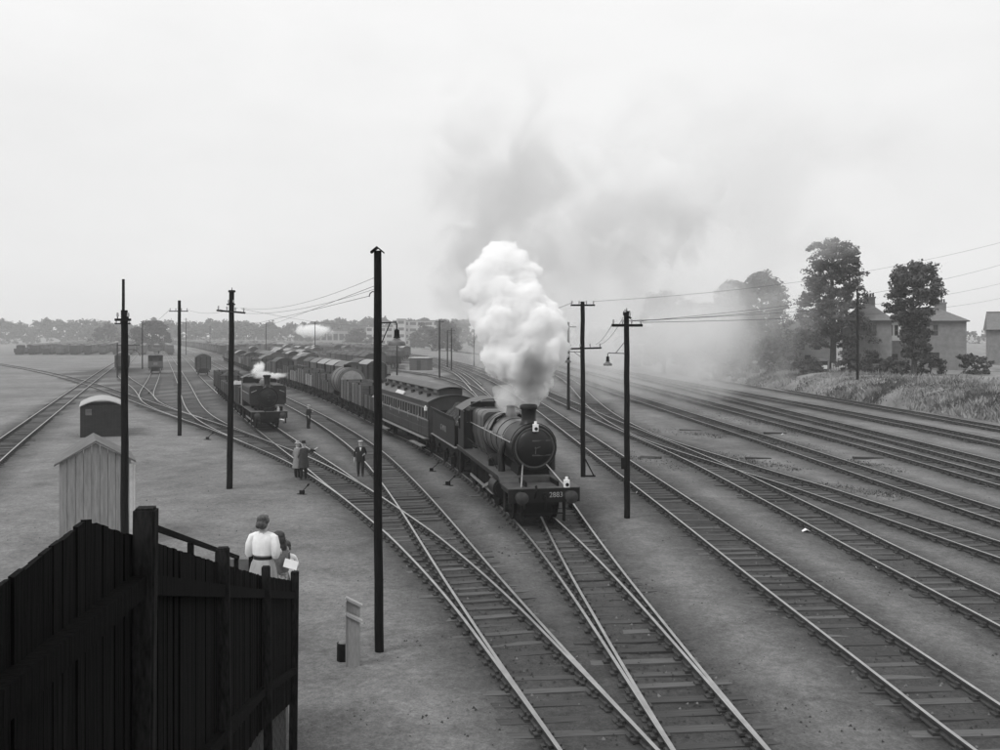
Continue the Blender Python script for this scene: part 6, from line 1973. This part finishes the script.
def drift(name, label, c, rad, dens, col, scale, lo_, hi_, seed, stretch=(1, 1, 1), rate=.5, erode=1.5):
    """thin smoke: an ellipsoid whose edge is eaten away by turbulent noise"""
    m, tt, v_ = vol_mat(name + ' volume', dens, col, 0.15, False)
    try:
        m.cycles.volume_step_rate = rate
    except Exception:
        pass
    co = tt.nodes.new('ShaderNodeTexCoord')
    ln = tt.nodes.new('ShaderNodeVectorMath'); ln.operation = 'LENGTH'
    tt.links.new(co.outputs['Object'], ln.inputs[0])
    mp_ = tt.nodes.new('ShaderNodeMapping'); mp_.inputs['Location'].default_value = (seed * 3.7, seed * 1.3, seed)
    mp_.inputs['Scale'].default_value = tuple(r_ * q_ for r_, q_ in zip(rad, stretch))      # noise in metres
    tt.links.new(co.outputs['Object'], mp_.inputs[0])
    nz_ = tt.nodes.new('ShaderNodeTexNoise'); nz_.inputs['Scale'].default_value = scale; nz_.inputs['Detail'].default_value = 5; nz_.inputs['Roughness'].default_value = .58; nz_.inputs['Distortion'].default_value = .6
    tt.links.new(mp_.outputs[0], nz_.inputs['Vector'])
    # value = erode * (noise - .5) - r
    a_ = tt.nodes.new('ShaderNodeMath'); a_.operation = 'MULTIPLY_ADD'; a_.inputs[1].default_value = erode; a_.inputs[2].default_value = -.5 * erode
    tt.links.new(nz_.outputs[0], a_.inputs[0])
    sb_ = tt.nodes.new('ShaderNodeMath'); sb_.operation = 'SUBTRACT'
    tt.links.new(a_.outputs[0], sb_.inputs[0]); tt.links.new(ln.outputs['Value'], sb_.inputs[1])
    rn = tt.nodes.new('ShaderNodeMapRange'); rn.interpolation_type = 'SMOOTHSTEP'
    rn.inputs[1].default_value = lo_; rn.inputs[2].default_value = hi_; rn.inputs[3].default_value = 0; rn.inputs[4].default_value = dens
    tt.links.new(sb_.outputs[0], rn.inputs[0])
    fall = tt.nodes.new('ShaderNodeMapRange'); fall.inputs[1].default_value = 1.0; fall.inputs[2].default_value = .8; fall.inputs[3].default_value = 0; fall.inputs[4].default_value = 1
    tt.links.new(ln.outputs['Value'], fall.inputs[0])
    b_ = tt.nodes.new('ShaderNodeMath'); b_.operation = 'MULTIPLY'
    tt.links.new(rn.outputs[0], b_.inputs[0]); tt.links.new(fall.outputs[0], b_.inputs[1]); tt.links.new(b_.outputs[0], v_.inputs['Density'])
    bm = bmesh.new(); bmesh.ops.create_icosphere(bm, subdivisions=4, radius=1)
    me = bpy.data.meshes.new(name); bm.to_mesh(me); bm.free(); me.materials.append(m)
    o_ = link(name, me); o_.location = c; o_.scale = rad
    o_['kind'] = 'stuff'; o_['label'] = label
    return o_
Mp = Matrix.Translation(pt.location) @ Matrix.Rotation(pt.rotation_euler.z, 4, 'Z')
vp = Mp @ Vector((-4.7, 0, 3.5))
drift('small_steam', 'small white steam puff over the tank engine', (vp.x - .2, vp.y, 4.2), (.8, .7, .95), 4.0, .998, 1.8, -.75, -.35, 7)
drift('steam_wisp', 'thin wisp of steam trailing beside the tank engine cab', (vp.x + .5, vp.y, 3.8), (2.0, .8, .45), 3.0, .998, 1.6, -.75, -.35, 8)
q0 = P(313, 331, 430)
drift('distant_steam', 'distant white steam over the far wagons', (q0.x, 430, q0.z), (13, 6, 5.0), .8, .998, .35, -.7, -.35, 9)
c = P(532, 374, 34.3); drift('chimney_smoke', 'darker smoke leaving the engine chimney, soot and self-shadow in its tint', c, (.9, .8, 1.3), 4.0, .6, 1.6, -.85, -.3, 14, erode=2.0)  # grey tint holds both soot and the plume's own shading
c = P(538, 360, 34.2); drift('rolling_soot_shade', 'grey soot and tinted-in shade rolling up the front of the plume', c, (.85, .6, .9), 2.6, .6, 1.8, -.8, -.3, 15, erode=2.0)  # low albedo stands for soot plus self-shadow at the plume base
c = P(514, 312, 37.6); drift('plume_wisps', 'torn white wisps round the edges of the steam plume', c, (2.6, 1.6, 4.0), .5, .998, 1.3, -.85, -.5, 16, rate=.35, erode=2.2)
c = P(500, 195, 43); drift('dark_smoke_column', 'tall dark smoke drifting up above the white plume', c, (5.0, 2.4, 7.8), .36, .74, .36, -.85, -.05, 1, erode=2.4)
c = P(480, 280, 40); drift('side_smoke', 'thin dark smoke hanging behind the left side of the plume', c, (2.6, 1.6, 4.2), .4, .72, .6, -.8, -.25, 12, erode=2.4)
c = P(590, 255, 52); drift('grey_smoke_cloud', 'grey smoke rolling right of the white plume', c, (9.0, 3, 7.0), .24, .82, .34, -.85, -.1, 2, erode=2.4)
c = P(628, 200, 58); drift('pale_smoke_cloud', 'bright pale cloud of smoke high above the right poles', c, (9.0, 3.2, 5.2), .6, .9995, .40, -.85, -.25, 3, erode=2.6)
c = P(715, 185, 80); drift('high_smoke_veil', 'broad thin veil of smoke high above the right trees', c, (24, 7, 12), .10, .93, .13, -.9, -.1, 6, (1, 1, 1.4), erode=2.2)
c = P(650, 352, 98); drift('ground_smoke', 'smoke drifting low across the right sidings and trees', (c.x, c.y, 7.5), (20, 32, 10.5), .065, .985, .16, -.85, -.15, 4, erode=2.2)
c = P(705, 330, 118); drift('tree_smoke', 'smoke wreathing the trees left of the houses', (c.x, c.y, 8.0), (11, 14, 8.5), .042, .985, .24, -.8, -.2, 5, erode=2.4)

# ------------------------------------------------------------------ haze
hm, _, _ = vol_mat('thin haze', .00058, .99, .2)
o = MB().bb(-1100, 1100, -60, 940, -1.5, 42).build('haze', hm, smooth=False)
o['kind'] = 'stuff'; o['label'] = 'thin pale haze over the whole yard'
